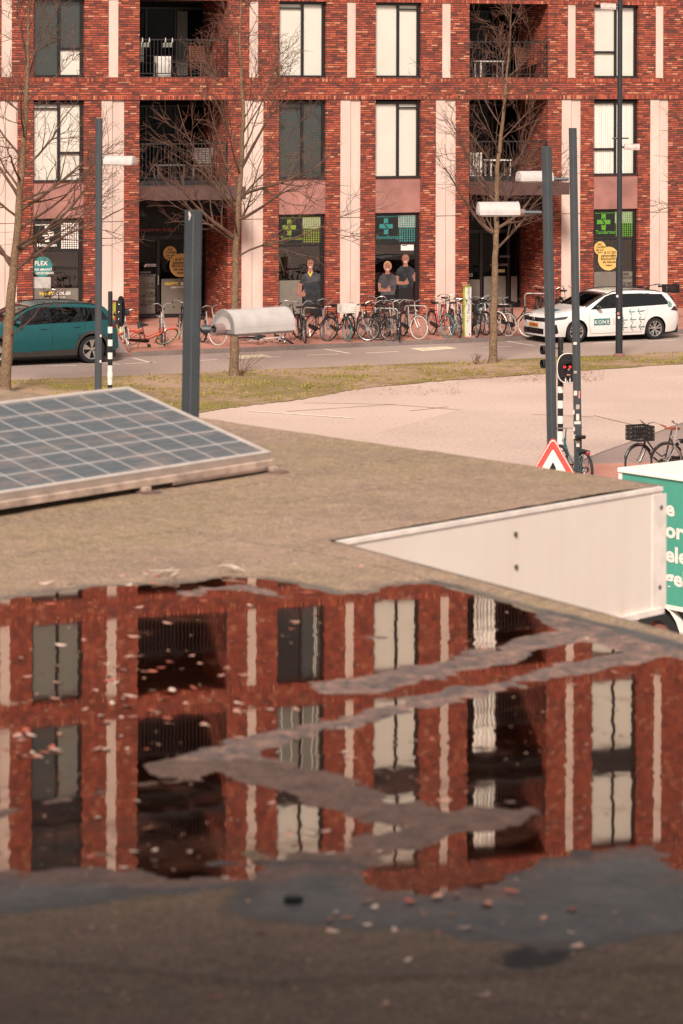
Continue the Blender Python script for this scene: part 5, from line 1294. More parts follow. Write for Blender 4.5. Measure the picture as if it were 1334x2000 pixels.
d = (qb-qa); d.z = 0; ang_c = STH+.02; u_ = Vector((cos(ang_c), sin(ang_c), 0)); n_ = Vector((-u_.y, u_.x, 0))
mid = (qa+qb)/2; org = mid - u_*.98*(.93+3.66)/2 + n_*.925
carW, ysW, zsW, xfW = car((org.x, org.y, .006), ang_c, 'white estate car with teal arrows and orange number plate parked at the kerb', est, WCAR); carW.scale = (.98,.98,.98)
def on_side(mbt, ys, off=.012):   # lay flat lettering (x, z) on the camera side of the body
    mbt.v = [(x, -(ys(x, z)+off), z) for x, y, z in mbt.v]; return mbt
x0 = 1.50
for i, ch in enumerate('KONE'):
    xx = x0+i*.142
    part('logo_tile', on_side(MB().grid(lambda u, v: (xx+.134*u, 0, .50+.19*v), 2, 2), ysW), MARKT, carW)
    part('logo_letter', on_side(shift(text_mb(ch, .155, .02, 'CENTER'), xx+.067, 0, .535), ysW, .015), WHITEP, carW)
for i, t in enumerate(['A lifetime of', 'for elevators', 'and escalators']):
    part('side_text', on_side(shift(text_mb(t, .075, .004), 2.15, 0, .625-.062*i), ysW), MARKG, carW)
for cx_, cz_ in [(2.72,.84),(3.02,.85)] + [(2.45+.30*i, .61) for i in range(3)] + [(2.45+.30*i, .39) for i in range(3)]:
    a = MB(); k = .022
    for P in ([(cx_+.01,cz_+.01-k/2),(cx_+.22,cz_+.01-k/2),(cx_+.22,cz_+.01+k/2),(cx_+.01,cz_+.01+k/2)], [(cx_,cz_),(cx_+.024,cz_),(cx_+.085,cz_+.10),(cx_+.061,cz_+.10)], [(cx_+.04,cz_-.025),(cx_+.066,cz_-.025),(cx_+.115,cz_-.09),(cx_+.09,cz_-.09)]):
        a.add([(x, 0, z) for x, z in P], [(0,1,2,3)])
    part('arrow_mark', on_side(a, ysW), MARKT, carW)
c_ = MB(); c_.add([(4.20+.085*cos(2*pi*i/20), 0, 1.03+.085*sin(2*pi*i/20)) for i in range(20)], [tuple(range(20))]); part('round_mark', on_side(c_, ysW), MARKT, carW)
c_ = MB(); c_.ring((4.20,0,1.03),(0,1,0),.05,.007,16,4); part('round_mark_ring', MB().add([(x,-(ysW(x,z)+.017)+y,z) for x,y,z in c_.v], c_.f), WHITEP, carW)
lg = MB(); lg.grid(lambda u, v: (.50+.22*u, -.35+.5*v, zsW(.50+.22*u, -.35+.5*v)+.006), 4, 4); part('bonnet_logo', lg, MARKT, carW)
bd = MB(); bd.ring((-.012,0,.68),(1,0,0),.05,.008,18,5); bd.box(-.016,-.008,-.06,.06,.674,.686); part('front_badge', bd, CHROME, carW)
pt = text_mb('LTB-80-N', .105, .012, 'CENTER'); part('plate_text', MB().add([(-.020, -x, z) for x, y, z in pt.v], pt.f), BLACKP, carW, loc=(0,0,.478))
suv = dict(L=4.50, fx=.90, rx=3.665, R=.37, gap=.05, crease=.80, spk=(-.16,.16), sw=1.4, rim=ALU, trim=GLOSSB, mirm=TCAR, bodyhandle=True, cladm=CLAD, archclad=True,
  top=[(0,.74),(.03,.86),(.12,.94),(.4,1.01),(.9,1.08),(1.1,1.12),(1.22,1.16),(1.6,1.38),(1.95,1.545),(2.3,1.61),(2.7,1.625),(3.2,1.61),(3.7,1.575),(4.0,1.53),(4.12,1.48),(4.27,1.30),(4.36,1.12),(4.42,1.03),(4.47,.95),(4.50,.62)],
  w=[(0,.64),(.05,.74),(.18,.84),(.4,.905),(.8,.935),(1.4,.94),(3.8,.94),(4.1,.91),(4.3,.86),(4.45,.78),(4.50,.70)],
  belt=[(0,.80),(.4,.92),(1.1,1.03),(1.5,1.05),(3,1.08),(4.1,1.12),(4.50,1.04)], bot=[(0,.26),(.25,.24),(1.4,.23),(3.2,.23),(4.2,.28),(4.50,.36)],
  surr=[((1.28,1.06),(4.18,1.145),(3.94,1.45),(2.02,1.535))],
  wins=[((1.50,1.095),(2.46,1.10),(2.42,1.51),(2.04,1.495)), ((2.53,1.10),(3.38,1.115),(3.34,1.50),(2.51,1.515)), ((3.42,1.118),(3.72,1.125),(3.62,1.475),(3.38,1.495)), ((3.78,1.13),(4.16,1.15),(3.92,1.43),(3.70,1.468))],
  clad=[((1.34,.24),(3.24,.24),(3.24,.40),(1.34,.36))],
  seams=[[(1.24,1.03),(1.22,.6),(1.34,.3)],[(2.49,1.08),(2.52,.6),(2.46,.28)],[(3.42,1.10),(3.46,.95),(3.28,.76),(3.20,.45)]],
  handles=[(2.30,.965),(3.22,.99)], mirror=(1.56,1.12), vents=[],
  hl=[((.05,.80),(.55,.86),(.60,.94),(.10,.90))], hlm=HLW, tl=[((4.08,.94),(4.46,.90),(4.43,1.0),(4.22,1.045))], tlm=TAILR, rail=(1.95,3.95), ws=(1.26,2.06), rw=(4.15,4.34), ant=3.85,
  front=[('grille', -.6,.6,.60,.84,.006,GLOSSB), ('air_intake', -.5,.5,.32,.45,.007,GLOSSB)])
qr = gp(181,710); org = qr - SD*3.665 + SN*.94; org = org
carT, ysT, zsT, xfT = car((org.x, org.y, .006), STH, 'teal green car with grey wheel arch trim parked behind the left tree', suv, TCAR)
lp = MB(); lp.box(4.505,4.515,-.26,.26,.72,.83); part('number_plate', lp, simple('yellow_number_plate', (.62,.42,.03), .4), carT)
# ------------------------------------------------------------------ bare trees
BARK = ground_mat('lichen_bark', (.11,.07,.042), (.21,.13,.075), 3.5, 22, .9, .5, .8)
TWIG = simple('reddish_twigs', (.11,.040,.027), .8, var=.35, scale=2)
BRANCH = simple('branch_bark', (.10,.055,.036), .85, var=.45, scale=5)
def tree(px, py, label, seed, H=11.0, r0=.15, leader=None, z0=2.9, crown=2.6, nb=34, bias=(0,0), big=None, dens=1.0):
    q = gp(px, py); r = root('bare_tree', (q.x, q.y, 0), label, 'tree', 'leafless street trees on the verge')
    R = random.Random(seed); leader = leader or [(0,0,0),(.0,0,H*.3),(.05,.05,H*.6),(.1,0,H)]
    def lead(z):
        for a, b in zip(leader[:-1], leader[1:]):
            if z <= b[2]: t = (z-a[2])/(b[2]-a[2]); return Vector(a).lerp(Vector(b), t)
        return Vector(leader[-1])
    def rad(z): return r0*(1-.30*min(1, z/z0))*(1 if z < z0 else max(.07, (1-(z-z0)/(H-z0))**.85))
    tr = MB(); zs = [H*i/40 for i in range(41)]
    pts = [lead(z)+Vector((R.gauss(0,.008), R.gauss(0,.008), 0)) for z in zs]; rs = [rad(z)*(1+.05*R.random()) for z in zs]; rs[0] *= 1.25
    tr.tube(pts, rs, 12)
    cr, tw = MB(), MB()
    def wander(p, d, L, r_a, r_b, n, up, curl=.16):
        pts = [p.copy()]; d = d.normalized(); seg = L/n
        for i in range(n):
            d = (d + Vector((R.gauss(0,curl), R.gauss(0,curl), R.gauss(0,curl)+up))).normalized(); p = p+d*seg; pts.append(p.copy())
        return pts, [r_a+(r_b-r_a)*i/n for i in range(n+1)]
    def side_dir(d, ang):
        ax = d.cross(Vector((R.gauss(0,1), R.gauss(0,1), R.gauss(0,1)))); 
        if ax.length < 1e-4: ax = Vector((1,0,0))
        return Matrix.Rotation(ang, 3, ax.normalized()) @ d
    def twigs(pts, n, L):
        for k in range(n):
            i = R.randrange(1, len(pts)); p = pts[i]; d = (pts[i]-pts[i-1]).normalized()
            t, rr_ = wander(p, side_dir(d, R.uniform(.5, 1.1)), L*R.uniform(.6, 1.4), .0040, .0020, 4, .02, .12); tw.tube(t, rr_, 3, cap=False)
            if R.random() < .75:
                j = R.randrange(1, 3); t2, r2_ = wander(t[j], side_dir((t[j+1]-t[j]).normalized(), R.uniform(.5,1.0)), L*R.uniform(.25,.6), .0045, .0028, 2, .02, .2); tw.tube(t2, r2_, 3, cap=False)
    def branch(p, d, L, ra, lev, up):
        n = 9 if lev == 0 else 6
        pts, rs = wander(p, d, L, ra, ra*.2 if lev == 0 else .004, n, up, .09 if lev == 0 else .11)
        (tr if ra > .03 and False else cr).tube(pts, rs, 6 if lev == 0 else 4, cap=False)
        if lev == 0:
            k = int((3+L*1.9)*dens)
            for _ in range(k):
                t = R.uniform(.12, 1); i = min(n-1, int(t*n)); pp = pts[i].lerp(pts[i+1], t*n-i); dd = (pts[i+1]-pts[i]).normalized()
                branch(pp, side_dir(dd, R.uniform(.40, .95)), L*R.uniform(.34,.66)*(1.15-t*.5), max(.007, rs[i]*.5), 1, .05)
            twigs(pts[3:], int(3*dens), .45)
        elif lev == 1:
            for _ in range(int(R.randint(2,3)*dens)):
                i = R.randrange(1, n); dd = (pts[i+1]-pts[i]).normalized()
                branch(pts[i], side_dir(dd, R.uniform(.4,.95)), L*R.uniform(.35,.65), .0075, 2, .03)
            twigs(pts[1:], int(2*dens), .45)
        else: twigs(pts[1:], int(2*dens), .34)
    for b in range(nb):
        t = (b+R.random()*.8)/nb; z = z0+(H-z0)*.93*t**1.05; az = b*2.4+R.uniform(-.5,.5)
        el = radians(22+42*t**.7+R.uniform(-10,10)); L = crown*(1.05-.78*t)*R.uniform(.75,1.15)
        if z > H: continue
        d = Vector((cos(az)*cos(el)+bias[0], sin(az)*cos(el)+bias[1], sin(el)))
        branch(lead(z), d, L*1.1, max(.014, rad(z)*R.uniform(.35,.5)), 0, .045 if t > .2 else .02)
    for bz, dx, dy, dz, L, ra in (big or []): branch(lead(bz), Vector((dx,dy,dz)), L, ra, 0, .03)
    part('trunk', tr, BARK, r, smooth=True); co = part('crown', cr, BRANCH, r, smooth=True); part('twigs', tw, TWIG, co)
    return r
tree(457, 735, 'bare tree behind the large lamp head, its trunk rising between the two left bicycle groups', 21, leader=[(0,0,0),(.03,0,3.2),(.12,0,4.6),(.22,.1,6.6),(.12,0,8.5),(.2,0,10.8)], H=10.8, r0=.118, crown=3.1, nb=22,
     big=[(3.5,-.75,-.2,.62,2.3,.055),(4.3,-.75,.1,.75,2.4,.055),(4.0,.8,-.3,.5,2.3,.05),(4.6,.85,.2,.48,2.6,.05),(5.3,.6,-.1,.8,2.5,.05)])
tree(963, 710, 'bare tree in front of the right entrance, beside the white pillar', 33, leader=[(0,0,0),(.07,0,3.6),(.09,0,5.2),(.25,.05,6.6),(.42,0,8.5),(.5,0,10.4)], H=10.4, r0=.110, crown=3.0, nb=19,
     big=[(3.45,-.8,-.1,.75,2.4,.06),(3.6,.9,-.2,.32,2.2,.05),(4.3,-.75,.2,.6,2.2,.045)])
tree(9, 768, 'bare tree at the left edge with a split pale bark scar', 47, leader=[(0,0,0),(.12,0,2.0),(.28,0,3.7),(.38,0,5.2),(.50,0,6.8),(.55,0,8.6),(.6,0,11)], H=11.2, r0=.145, crown=3.2, nb=24, bias=(.0,0),
     big=[(3.4,.9,-.1,.55,2.7,.07),(3.0,-.8,0,.8,2.4,.06),(4.4,.85,.1,.55,2.6,.055),(4.7,-.7,0,.9,2.4,.05),(1.35,.55,-.5,.35,1.5,.022)])
tree(1440, 690, 'bare tree beyond the right edge of the view with twigs reaching in', 58, H=9.5, r0=.13, crown=2.5, nb=24, big=[(4.2,-.9,0,.5,2.4,.05),(3.8,-.95,-.1,.1,2.3,.045),(5.2,-.8,0,.6,2.3,.04)], dens=.8)
def sapling(px, py, h, label, seed):
    q = gp(px, py); r = root('shrub_shoots', (q.x, q.y, 0), label, 'shrub', 'thin shoots at the tree feet'); R = random.Random(seed); mb = MB()
    for k in range(9):
        p = Vector((R.uniform(-.12,.12), R.uniform(-.12,.12), 0)); d = Vector((R.uniform(-.4,.7), R.uniform(-.3,.3), 1)).normalized(); P = [p]
        for i in range(6): d = (d+Vector((R.gauss(0,.12), R.gauss(0,.12), 0))).normalized(); P.append(P[-1]+d*h*R.uniform(.1,.2))
        mb.tube(P, [.007-.0008*i for i in range(7)], 4)
        for i in range(2,6): mb.tube([P[i], P[i]+Vector((R.uniform(-.15,.15), 0, R.uniform(.03,.14)))], [.004,.002], 3)
    part('shoots', mb, TWIG, r)
sapling(470, 735, .85, 'thin brown shoots beside the trunk behind the large lamp head', 3)
sapling(932, 712, .32, 'thin brown shoots left of the trunk before the white pillar', 4)
# ------------------------------------------------------------------ the flat roof in the foreground
HR = 2.5; ZR = EYE-HR
def rp(px, py, dz=0.0): return gp(px, py, ZR+dz)
A_, B_ = rp(640,1062), rp(1284,953); Nr = rp(1334,1250); Fl = rp(440,829)
s1_ = (Nr.x-A_.x)/(A_.y-Nr.y); s2_ = (B_.x-A_.x)/(B_.y-A_.y); s3_ = (B_.x-Fl.x)/(Fl.y-B_.y)
def xR(y):
    if y < A_.y: return A_.x+(A_.y-y)*s1_
    if y < B_.y: return A_.x+(y-A_.y)*s2_
    return B_.x-(y-B_.y)*s3_
XLEFT = -6.0; YEND = B_.y+(B_.x-XLEFT)/s3_
ys = list(np.arange(6.2, 14.0, .022))+list(np.arange(14.0, A_.y-.01, .05))+[A_.y]+list(np.arange(A_.y+.06, B_.y-.03, .06))+[B_.y]+list(np.arange(B_.y+.08, YEND-.5, .10))
us = np.concatenate([[0, .004, .03], np.arange(.05, 5.2, .016), np.arange(5.2, 7.0, .06), np.arange(7.0, 13, .4)])
YY, UU = np.meshgrid(np.array(ys), us, indexing='ij')
XRr = np.vectorize(xR)(YY); XX = np.maximum(XRr-UU, XLEFT-.0001*UU)
rng = np.random.RandomState(3)
def vnoise(x, y, sc, seed):
    r = np.random.RandomState(seed); T = r.rand(256, 256)
    x = x*sc+500.3; y = y*sc+500.7; xi = np.floor(x).astype(int); yi = np.floor(y).astype(int); fx = x-xi; fy = y-yi
    fx = fx*fx*(3-2*fx); fy = fy*fy*(3-2*fy); g = lambda a, b: T[a % 256, b % 256]
    return (g(xi,yi)*(1-fx)*(1-fy)+g(xi+1,yi)*fx*(1-fy)+g(xi,yi+1)*(1-fx)*fy+g(xi+1,yi+1)*fx*fy)*2-1
def fbm(x, y, sc, seed, o=4):
    return sum(vnoise(x, y, sc*2**k, seed+k)*.5**k for k in range(o))
def sdf(P, x, y):
    """signed distance, positive inside"""
    d = np.full(x.shape, 1e9); c = np.zeros(x.shape, bool); n = len(P)
    for i in range(n):
        ax, ay = P[i]; bx, by = P[(i+1) % n]; ex, ey = bx-ax, by-ay
        t = np.clip(((x-ax)*ex+(y-ay)*ey)/(ex*ex+ey*ey+1e-12), 0, 1); d = np.minimum(d, (x-ax-t*ex)**2+(y-ay-t*ey)**2)
        with np.errstate(divide='ignore', invalid='ignore'):
            m = ((ay > y) != (by > y)) & (x < (bx-ax)*(y-ay)/(by-ay+1e-12)+ax)
        c ^= m
    d = np.sqrt(d); return np.where(c, d, -d)
def dline(P, x, y):
    d = np.full(x.shape, 1e9)
    for (ax, ay), (bx, by) in zip(P[:-1], P[1:]):
        ex, ey = bx-ax, by-ay; t = np.clip(((x-ax)*ex+(y-ay)*ey)/(ex*ex+ey*ey+1e-12), 0, 1); d = np.minimum(d, (x-ax-t*ex)**2+(y-ay-t*ey)**2)
    return np.sqrt(d)
def W2(pts): return [tuple(rp(*p)[:2]) for p in pts]
poolP = W2([(-700,1215),(-300,1205),(0,1178),(80,1162),(170,1150),(265,1143),(380,1137),(440,1128),(520,1130),(590,1143),(650,1163),(730,1160),(790,1146),(860,1142),(940,1152),(1010,1168),(1090,1178),(1180,1203),
           (1150,1225),(1240,1262),(1340,1268),(1480,1300),(1700,1400),(1750,1600),(1500,1720),(1334,1700),(1290,1672),(1215,1652),(1150,1664),(1080,1690),(1000,1712),(930,1742),(850,1752),(760,1745),(700,1712),(600,1702),(520,1722),(420,1728),(300,1722),(180,1705),(60,1705),(-60,1715),(-400,1740)])
smallP = W2([(968,1890),(990,1868),(1050,1852),(1130,1845),(1110,1875),(1070,1900),(1035,1912),(1000,1906)])
wetP = W2([(-600,1700),(0,1660),(300,1700),(500,1690),(700,1690),(900,1720),(1100,1670),(1230,1645),(1334,1660),(1700,1650),(1800,1800),(1334,1818),(1230,1835),(1150,1858),(1060,1865),(1000,1852),(900,1842),(810,1822),(700,1826),(600,1822),(500,1815),(440,1806),(410,1792),(430,1765),(455,1742),(350,1760),(260,1756),(160,1780),(60,1796),(0,1798),(-500,1810)])
F = sdf(poolP, XX, YY) + .055*fbm(XX, YY, 2.2, 11)+.02*fbm(XX, YY, 9, 17)
F = np.where(YY < A_.y, np.minimum(F, UU-.20+.02*fbm(XX, YY, 6, 13)), F)
F2 = sdf(smallP, XX, YY) + .012*fbm(XX, YY, 8, 21)
depth = np.clip(F*np.where(YY > 11, .045, .024), -.010, .0062)
rid = [ # (points, half width m, height m, wetness)
 ([(1345,1264),(1230,1284),(1000,1332),(850,1368),(700,1402),(600,1428),(500,1452),(430,1474),(345,1496)], .105, .0115),
 ([(345,1496),(430,1482),(520,1505),(640,1545),(750,1585),(830,1608),(920,1604),(1006,1590)], .165, .0105),
 ([(830,1612),(760,1645),(680,1676),(600,1702)], .14, .0090),
 ([(1170,1228),(1100,1246),(1000,1272),(900,1296),(800,1318),(680,1343)], .17, .0098),
 ([(1180,1222),(1240,1245),(1334,1262)], .34, .0105),
 ([(690,1335),(800,1302),(900,1288),(960,1282)], .05, .0060),
 ([(-200,1625),(0,1592),(60,1575),(120,1560),(200,1545),(290,1532)], .055, .0070),
 ([(300,1535),(380,1522),(440,1505)], .04, .0058),
 ([(380,1156),(420,1150),(470,1146),(560,1168)], .10, .0080),
 ([(610,1248),(680,1245),(760,1247)], .05, .0055),
 ([(1080,1418),(1130,1413),(1170,1415)], .04, .0065),
]
ridge = np.zeros_like(depth)
for P, w, h in rid:
    P = W2(P); dd = dline(P, XX, YY); dd = np.maximum(0, dd+.03*fbm(XX, YY, 2.6, 31)+.05*fbm(XX, YY, 10, 37)); ridge = np.maximum(ridge, h*np.exp(-(dd/w)**2.4))
depth = depth - ridge + .0018*fbm(XX, YY, 4, 41) + .0011*fbm(XX, YY, 20, 43, 2)
# shallow speckled shelf at the left and lower edges
shelf = sdf(W2([(-400,1640),(0,1650),(150,1660),(260,1672),(420,1668),(560,1650),(700,1670),(760,1700),(640,1712),(450,1712),(200,1705),(-400,1720)]), XX, YY)
depth = np.where(shelf > 0, np.minimum(depth, .0009+.0016*fbm(XX, YY, 9, 51)), depth)
shelf2 = sdf(W2([(0,1340),(60,1330),(420,1330),(480,1370),(420,1430),(250,1440),(0,1420)]), XX, YY)
depth = np.where(shelf2 > 0, np.minimum(depth, .0030+.0026*fbm(XX, YY, 8, 53)), depth)
out = depth < 0
und = .006*fbm(XX, YY, .55, 61)+.0015*fbm(XX, YY, 3, 63)
far_f = np.clip((-F-.35)/.6, 0, 1); Z = -depth + np.maximum(0, und+.004)*far_f
seamH = np.zeros_like(Z)
for P, w in (([(350,1038),(440,1058),(560,1076),(650,1092),(760,1118),(900,1150)], .018), ([(590,1075),(640,1066)], .015), ([(0,1100),(180,1066),(360,1040)], .02), ([(560,815),(900,872),(1180,938)], .02), ([(0,1030),(300,985),(620,930),(900,880)], .015), ([(0,1880),(500,1930),(1334,1900)], .03), ([(560,988),(700,968),(900,930)], .012), ([(400,905),(560,885),(690,873)], .012)):
    seamH += .008*np.exp(-(dline(W2(P), XX, YY)/w)**2)
seamA = np.clip(seamH/.006, 0, 1)
Z += seamH + .006*np.exp(-(np.maximum(0,UU-.05)/.10)**2)*(YY > 14) + .004*fbm(XX, YY, 2.0, 67)*np.exp(-(UU/.4)**2)*(YY > 16)
pool = np.clip(F2/.012+.5, 0, 1)
wet = np.clip(1-(-F+.10)/.16, 0, 1)*(F < .25)
sw = sdf(wetP, XX, YY)+.07*fbm(XX, YY, 2.5, 71)+.03*fbm(XX, YY, 12, 73)
wet2 = np.clip(sw/.012+.5, 0, 1)
wr = np.clip(ridge/.006, 0, 1)
edgew = sdf(W2([(1050,1190),(1334,1240),(1600,1290),(1400,1330),(1150,1260),(1000,1210)]), XX, YY); wet2 = np.maximum(wet2*1.0, np.clip(edgew/.05+.5, 0, 1)*.9)
rim = np.clip(1-np.abs(-F-.03)/.07, 0, 1)*.8
wet_all = np.clip(np.maximum.reduce([wet2, rim, wr*.95*(F > 0)]), 0, 1)
wet_all *= np.clip((UU-.10+.02*fbm(XX, YY, 6, 14))/.04, 0, 1)
film = np.clip(sw/.02+.5, 0, 1)
verts = np.stack([XX, YY, ZR+Z], -1).reshape(-1, 3)
ny, nx = XX.shape
idx = np.arange(ny*nx).reshape(ny, nx)
faces = np.stack([idx[:-1,:-1], idx[1:,:-1], idx[1:,1:], idx[:-1,1:]], -1).reshape(-1, 4)
hall = root('flat_roof_building', (0, 10, 0), 'low flat roofed building in the foreground with pale fascia and a puddle on its roof', 'building')
me = bpy.data.meshes.new('roof'); v2 = verts-np.array([0,10,0]); me.vertices.add(len(v2)); me.vertices.foreach_set('co', v2.ravel())
me.loops.add(faces.size); me.loops.foreach_set('vertex_index', faces.ravel().astype(np.int32)); me.polygons.add(len(faces))
me.polygons.foreach_set('loop_start', np.arange(0, faces.size, 4, dtype=np.int32)); me.polygons.foreach_set('loop_total', np.full(len(faces), 4, np.int32))
me.update(calc_edges=True); me.validate(); me.polygons.foreach_set('use_smooth', [True]*len(me.polygons))
for nm, arr in (('wet', wet_all), ('deep', np.clip(depth/.003, 0, 1)), ('film', film), ('pool', pool), ('seam', seamA), ('rimdark', np.exp(-((sw-.035)/.04)**2)*(YY<10.6)), ('silt', np.clip(1-(-F-.02)/.16+.5*fbm(XX,YY,6,81), 0, 1)*(YY < 11)), ('rid', wr*(F > 0))):
    at = me.attributes.new(nm, 'FLOAT', 'POINT'); at.data.foreach_set('value', arr.reshape(-1).astype(np.float32))
def roof_mat():
    m, nt, b, out = nodes('weathered_bitumen'); v = coords(nt)
    aw = N(nt, 'Attribute', attribute_name='wet'); ad = N(nt, 'Attribute', attribute_name='deep')
    n1 = noise(nt, .9, 6, v, .6); n2 = noise(nt, 90, 3, v, .7); n3 = noise(nt, 5, 5, v, .65); n4 = noise(nt, .45, 3, v)
    dry = ramp(nt, n1.outputs[0], [(.30, (.21,.137,.095)), (.5, (.31,.212,.152)), (.7, (.38,.275,.20))])
    moss = ramp(nt, n3.outputs[0], [(.3, (.17,.135,.05)), (.7, (.28,.205,.085))])
    mm = ramp(nt, mth(nt, 'ADD', mth(nt, 'MULTIPLY', n4.outputs[0], .7), mth(nt, 'MULTIPLY', n3.outputs[0], .3)), [(.46,(0,0,0)),(.58,(.8,.8,.8))])
    c = mixc(nt, mm, dry, moss)
    st1 = noise(nt, 1.6, 6, coords(nt, (.5,1.4,1)), .7); c = mixc(nt, ramp(nt, st1.outputs[0], [(.47,(0,0,0)),(.60,(.55,.55,.55))]), c, (.17,.112,.082))
    asm = N(nt, 'Attribute', attribute_name='seam'); c = mixc(nt, mth(nt, 'MULTIPLY', asm.outputs['Fac'], .6), c, (.09,.06,.048))
    n7 = noise(nt, 38, 2, v, .8); c = mixc(nt, .30, c, ramp(nt, n7.outputs[0], [(.40,(.04,.028,.024)),(.60,(.42,.31,.24))]))
    c = mixc(nt, .35, c, ramp(nt, n2.outputs[0], [(.35,(.05,.035,.028)),(.62,(.34,.25,.19))]))
    # shade painted into the felt colour, darkening it towards the camera
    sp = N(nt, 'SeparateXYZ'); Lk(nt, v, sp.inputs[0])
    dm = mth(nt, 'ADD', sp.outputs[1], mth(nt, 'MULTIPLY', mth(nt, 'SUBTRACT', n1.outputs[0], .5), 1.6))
    near_shade = ramp(nt, mth(nt, 'MULTIPLY', mth(nt, 'ADD', dm, 3.2), .16), [(0, (.34,.31,.295)), (.45, (.54,.49,.455)), (1, (1.08,1.05,1))])
    c = mixc(nt, 1.0, c, near_shade, 'MULTIPLY')
    wetc = ramp(nt, n3.outputs[0], [(.3, (.026,.030,.032)), (.7, (.070,.070,.070))]); arr_ = N(nt, 'Attribute', attribute_name='rid'); n6 = noise(nt, 13, 7, v, .8); wetc = mixc(nt, arr_.outputs['Fac'], wetc, ramp(nt, n6.outputs[0], [(.40,(.05,.048,.05)),(.50,(.15,.095,.078)),(.62,(.31,.175,.13))]))
    asilt = N(nt, 'Attribute', attribute_name='silt'); wetc = mixc(nt, asilt.outputs['Fac'], wetc, ramp(nt, n6.outputs[0], [(.35,(.055,.032,.025)),(.65,(.16,.085,.062))])); c = mixc(nt, aw.outputs['Fac'], c, wetc); ard = N(nt, 'Attribute', attribute_name='rimdark'); c = mixc(nt, mth(nt, 'MULTIPLY', ard.outputs['Fac'], .7), c, (.014,.018,.021)); ap_ = N(nt, 'Attribute', attribute_name='pool'); c = mixc(nt, ap_.outputs['Fac'], c, (.012,.009,.008))
    deepc = ramp(nt, n3.outputs[0], [(.3, (.07,.026,.018)), (.7, (.16,.062,.042))])
    c = mixc(nt, mth(nt, 'MULTIPLY', ad.outputs['Fac'], .85), c, deepc)
    n8 = noise(nt, 55, 3, v, .85); c = mixc(nt, 1.0, c, ramp(nt, n8.outputs[0], [(.36,(.68,.68,.68)),(.5,(1,1,1)),(.64,(1.38,1.34,1.3))]), 'MULTIPLY')
    n9 = noise(nt, 11, 5, v, .8); c = mixc(nt, 1.0, c, ramp(nt, n9.outputs[0], [(.36,(.84,.84,.84)),(.62,(1.12,1.11,1.1))]), 'MULTIPLY')
    Lk(nt, c, b.inputs['Base Color'])
    ro = mth(nt, 'ADD', mth(nt, 'SUBTRACT', .88, mth(nt, 'MULTIPLY', aw.outputs['Fac'], mth(nt, 'ADD', .18, mth(nt, 'MULTIPLY', n6.outputs[0], .38)))), mth(nt, 'MULTIPLY', asilt.outputs['Fac'], .15)); Lk(nt, ro, b.inputs['Roughness'])
    bp = N(nt, 'Bump'); bp.inputs['Strength'].default_value = .5; bp.inputs['Distance'].default_value = .004
    Lk(nt, n2.outputs[0], bp.inputs['Height']); Lk(nt, bp.outputs[0], b.inputs['Normal']); return m
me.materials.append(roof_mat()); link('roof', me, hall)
# water surface: fresnel mirror over a tinted film, with faint ripples
m, nt, b, out = nodes('puddle_water_surface'); nt.nodes.remove(b); v = coords(nt)
geo = N(nt, 'NewGeometry')
nA = N(nt, 'TexNoise'); nA.inputs['Scale'].default_value = 15; nA.inputs['Detail'].default_value = 4; Lk(nt, v, nA.inputs['Vector'])
nB = noise(nt, .8, 2, v)
sub = N(nt, 'VectorMath', operation='SUBTRACT'); Lk(nt, nA.outputs['Color'], sub.inputs[0]); sub.inputs[1].default_value = (.5,.5,.5)
mul = N(nt, 'VectorMath', operation='MULTIPLY'); Lk(nt, sub.outputs[0], mul.inputs[0]); mul.inputs[1].default_value = (.0095,.0040,0)
sc2 = N(nt, 'VectorMath', operation='SCALE'); Lk(nt, mul.outputs[0], sc2.inputs[0]); Lk(nt, ramp(nt, nB.outputs[0], [(.35,(.25,.25,.25)),(.65,(1,1,1))]), sc2.inputs[3])
add = N(nt, 'VectorMath', operation='ADD'); Lk(nt, geo.outputs['Normal'], add.inputs[0]); Lk(nt, sc2.outputs[0], add.inputs[1])
nrm = N(nt, 'VectorMath', operation='NORMALIZE'); Lk(nt, add.outputs[0], nrm.inputs[0])
gl = N(nt, 'BsdfGlossy'); gl.inputs['Roughness'].default_value = .019; gl.inputs[0].default_value = (1,.88,.80,1); Lk(nt, nrm.outputs[0], gl.inputs['Normal'])
tr = N(nt, 'BsdfTransparent'); tr.inputs[0].default_value = (.30,.20,.16,1)
frs = schlick(nt, .20)
mx = N(nt, 'MixShader'); film = noise(nt, 2.2, 8, v, .72); sp = N(nt, 'SeparateXYZ'); Lk(nt, v, sp.inputs[0]); near = mth(nt, 'MULTIPLY', mth(nt, 'SUBTRACT', 10.9, sp.outputs[1]), .10)
fm = ramp(nt, mth(nt, 'ADD', film.outputs[0], mth(nt, 'MAXIMUM', near, 0.0)), [(.56,(0,0,0)),(.72,(.55,.55,.55))])
df = N(nt, 'BsdfDiffuse'); df.inputs[0].default_value = (.12,.05,.034,1)
Lk(nt, frs, mx.inputs[0]); Lk(nt, tr.outputs[0], mx.inputs[1]); Lk(nt, gl.outputs[0], mx.inputs[2]); m2 = N(nt, 'MixShader'); Lk(nt, fm, m2.inputs[0]); Lk(nt, mx.outputs[0], m2.inputs[1]); Lk(nt, df.outputs[0], m2.inputs[2]); Lk(nt, m2.outputs[0], out.inputs[0])
WATER = m
wb = W2([(-900,1120),(640,1110),(700,1112),(900,1135),(1180,1192),(1345,1258)])
xr_ = lambda y: xR(y)-.03
P = [(XLEFT+.1, 15.6)] + [(xr_(y), y) for y in np.arange(15.6, 8.0, -.3)] + [(XLEFT+.1, 8.0)]
mbw = MB(); mbw.add([(x, y, ZR) for x, y in P], [tuple(range(len(P)))]); part('puddle_water', mbw, WATER)['kind'] = 'structure'
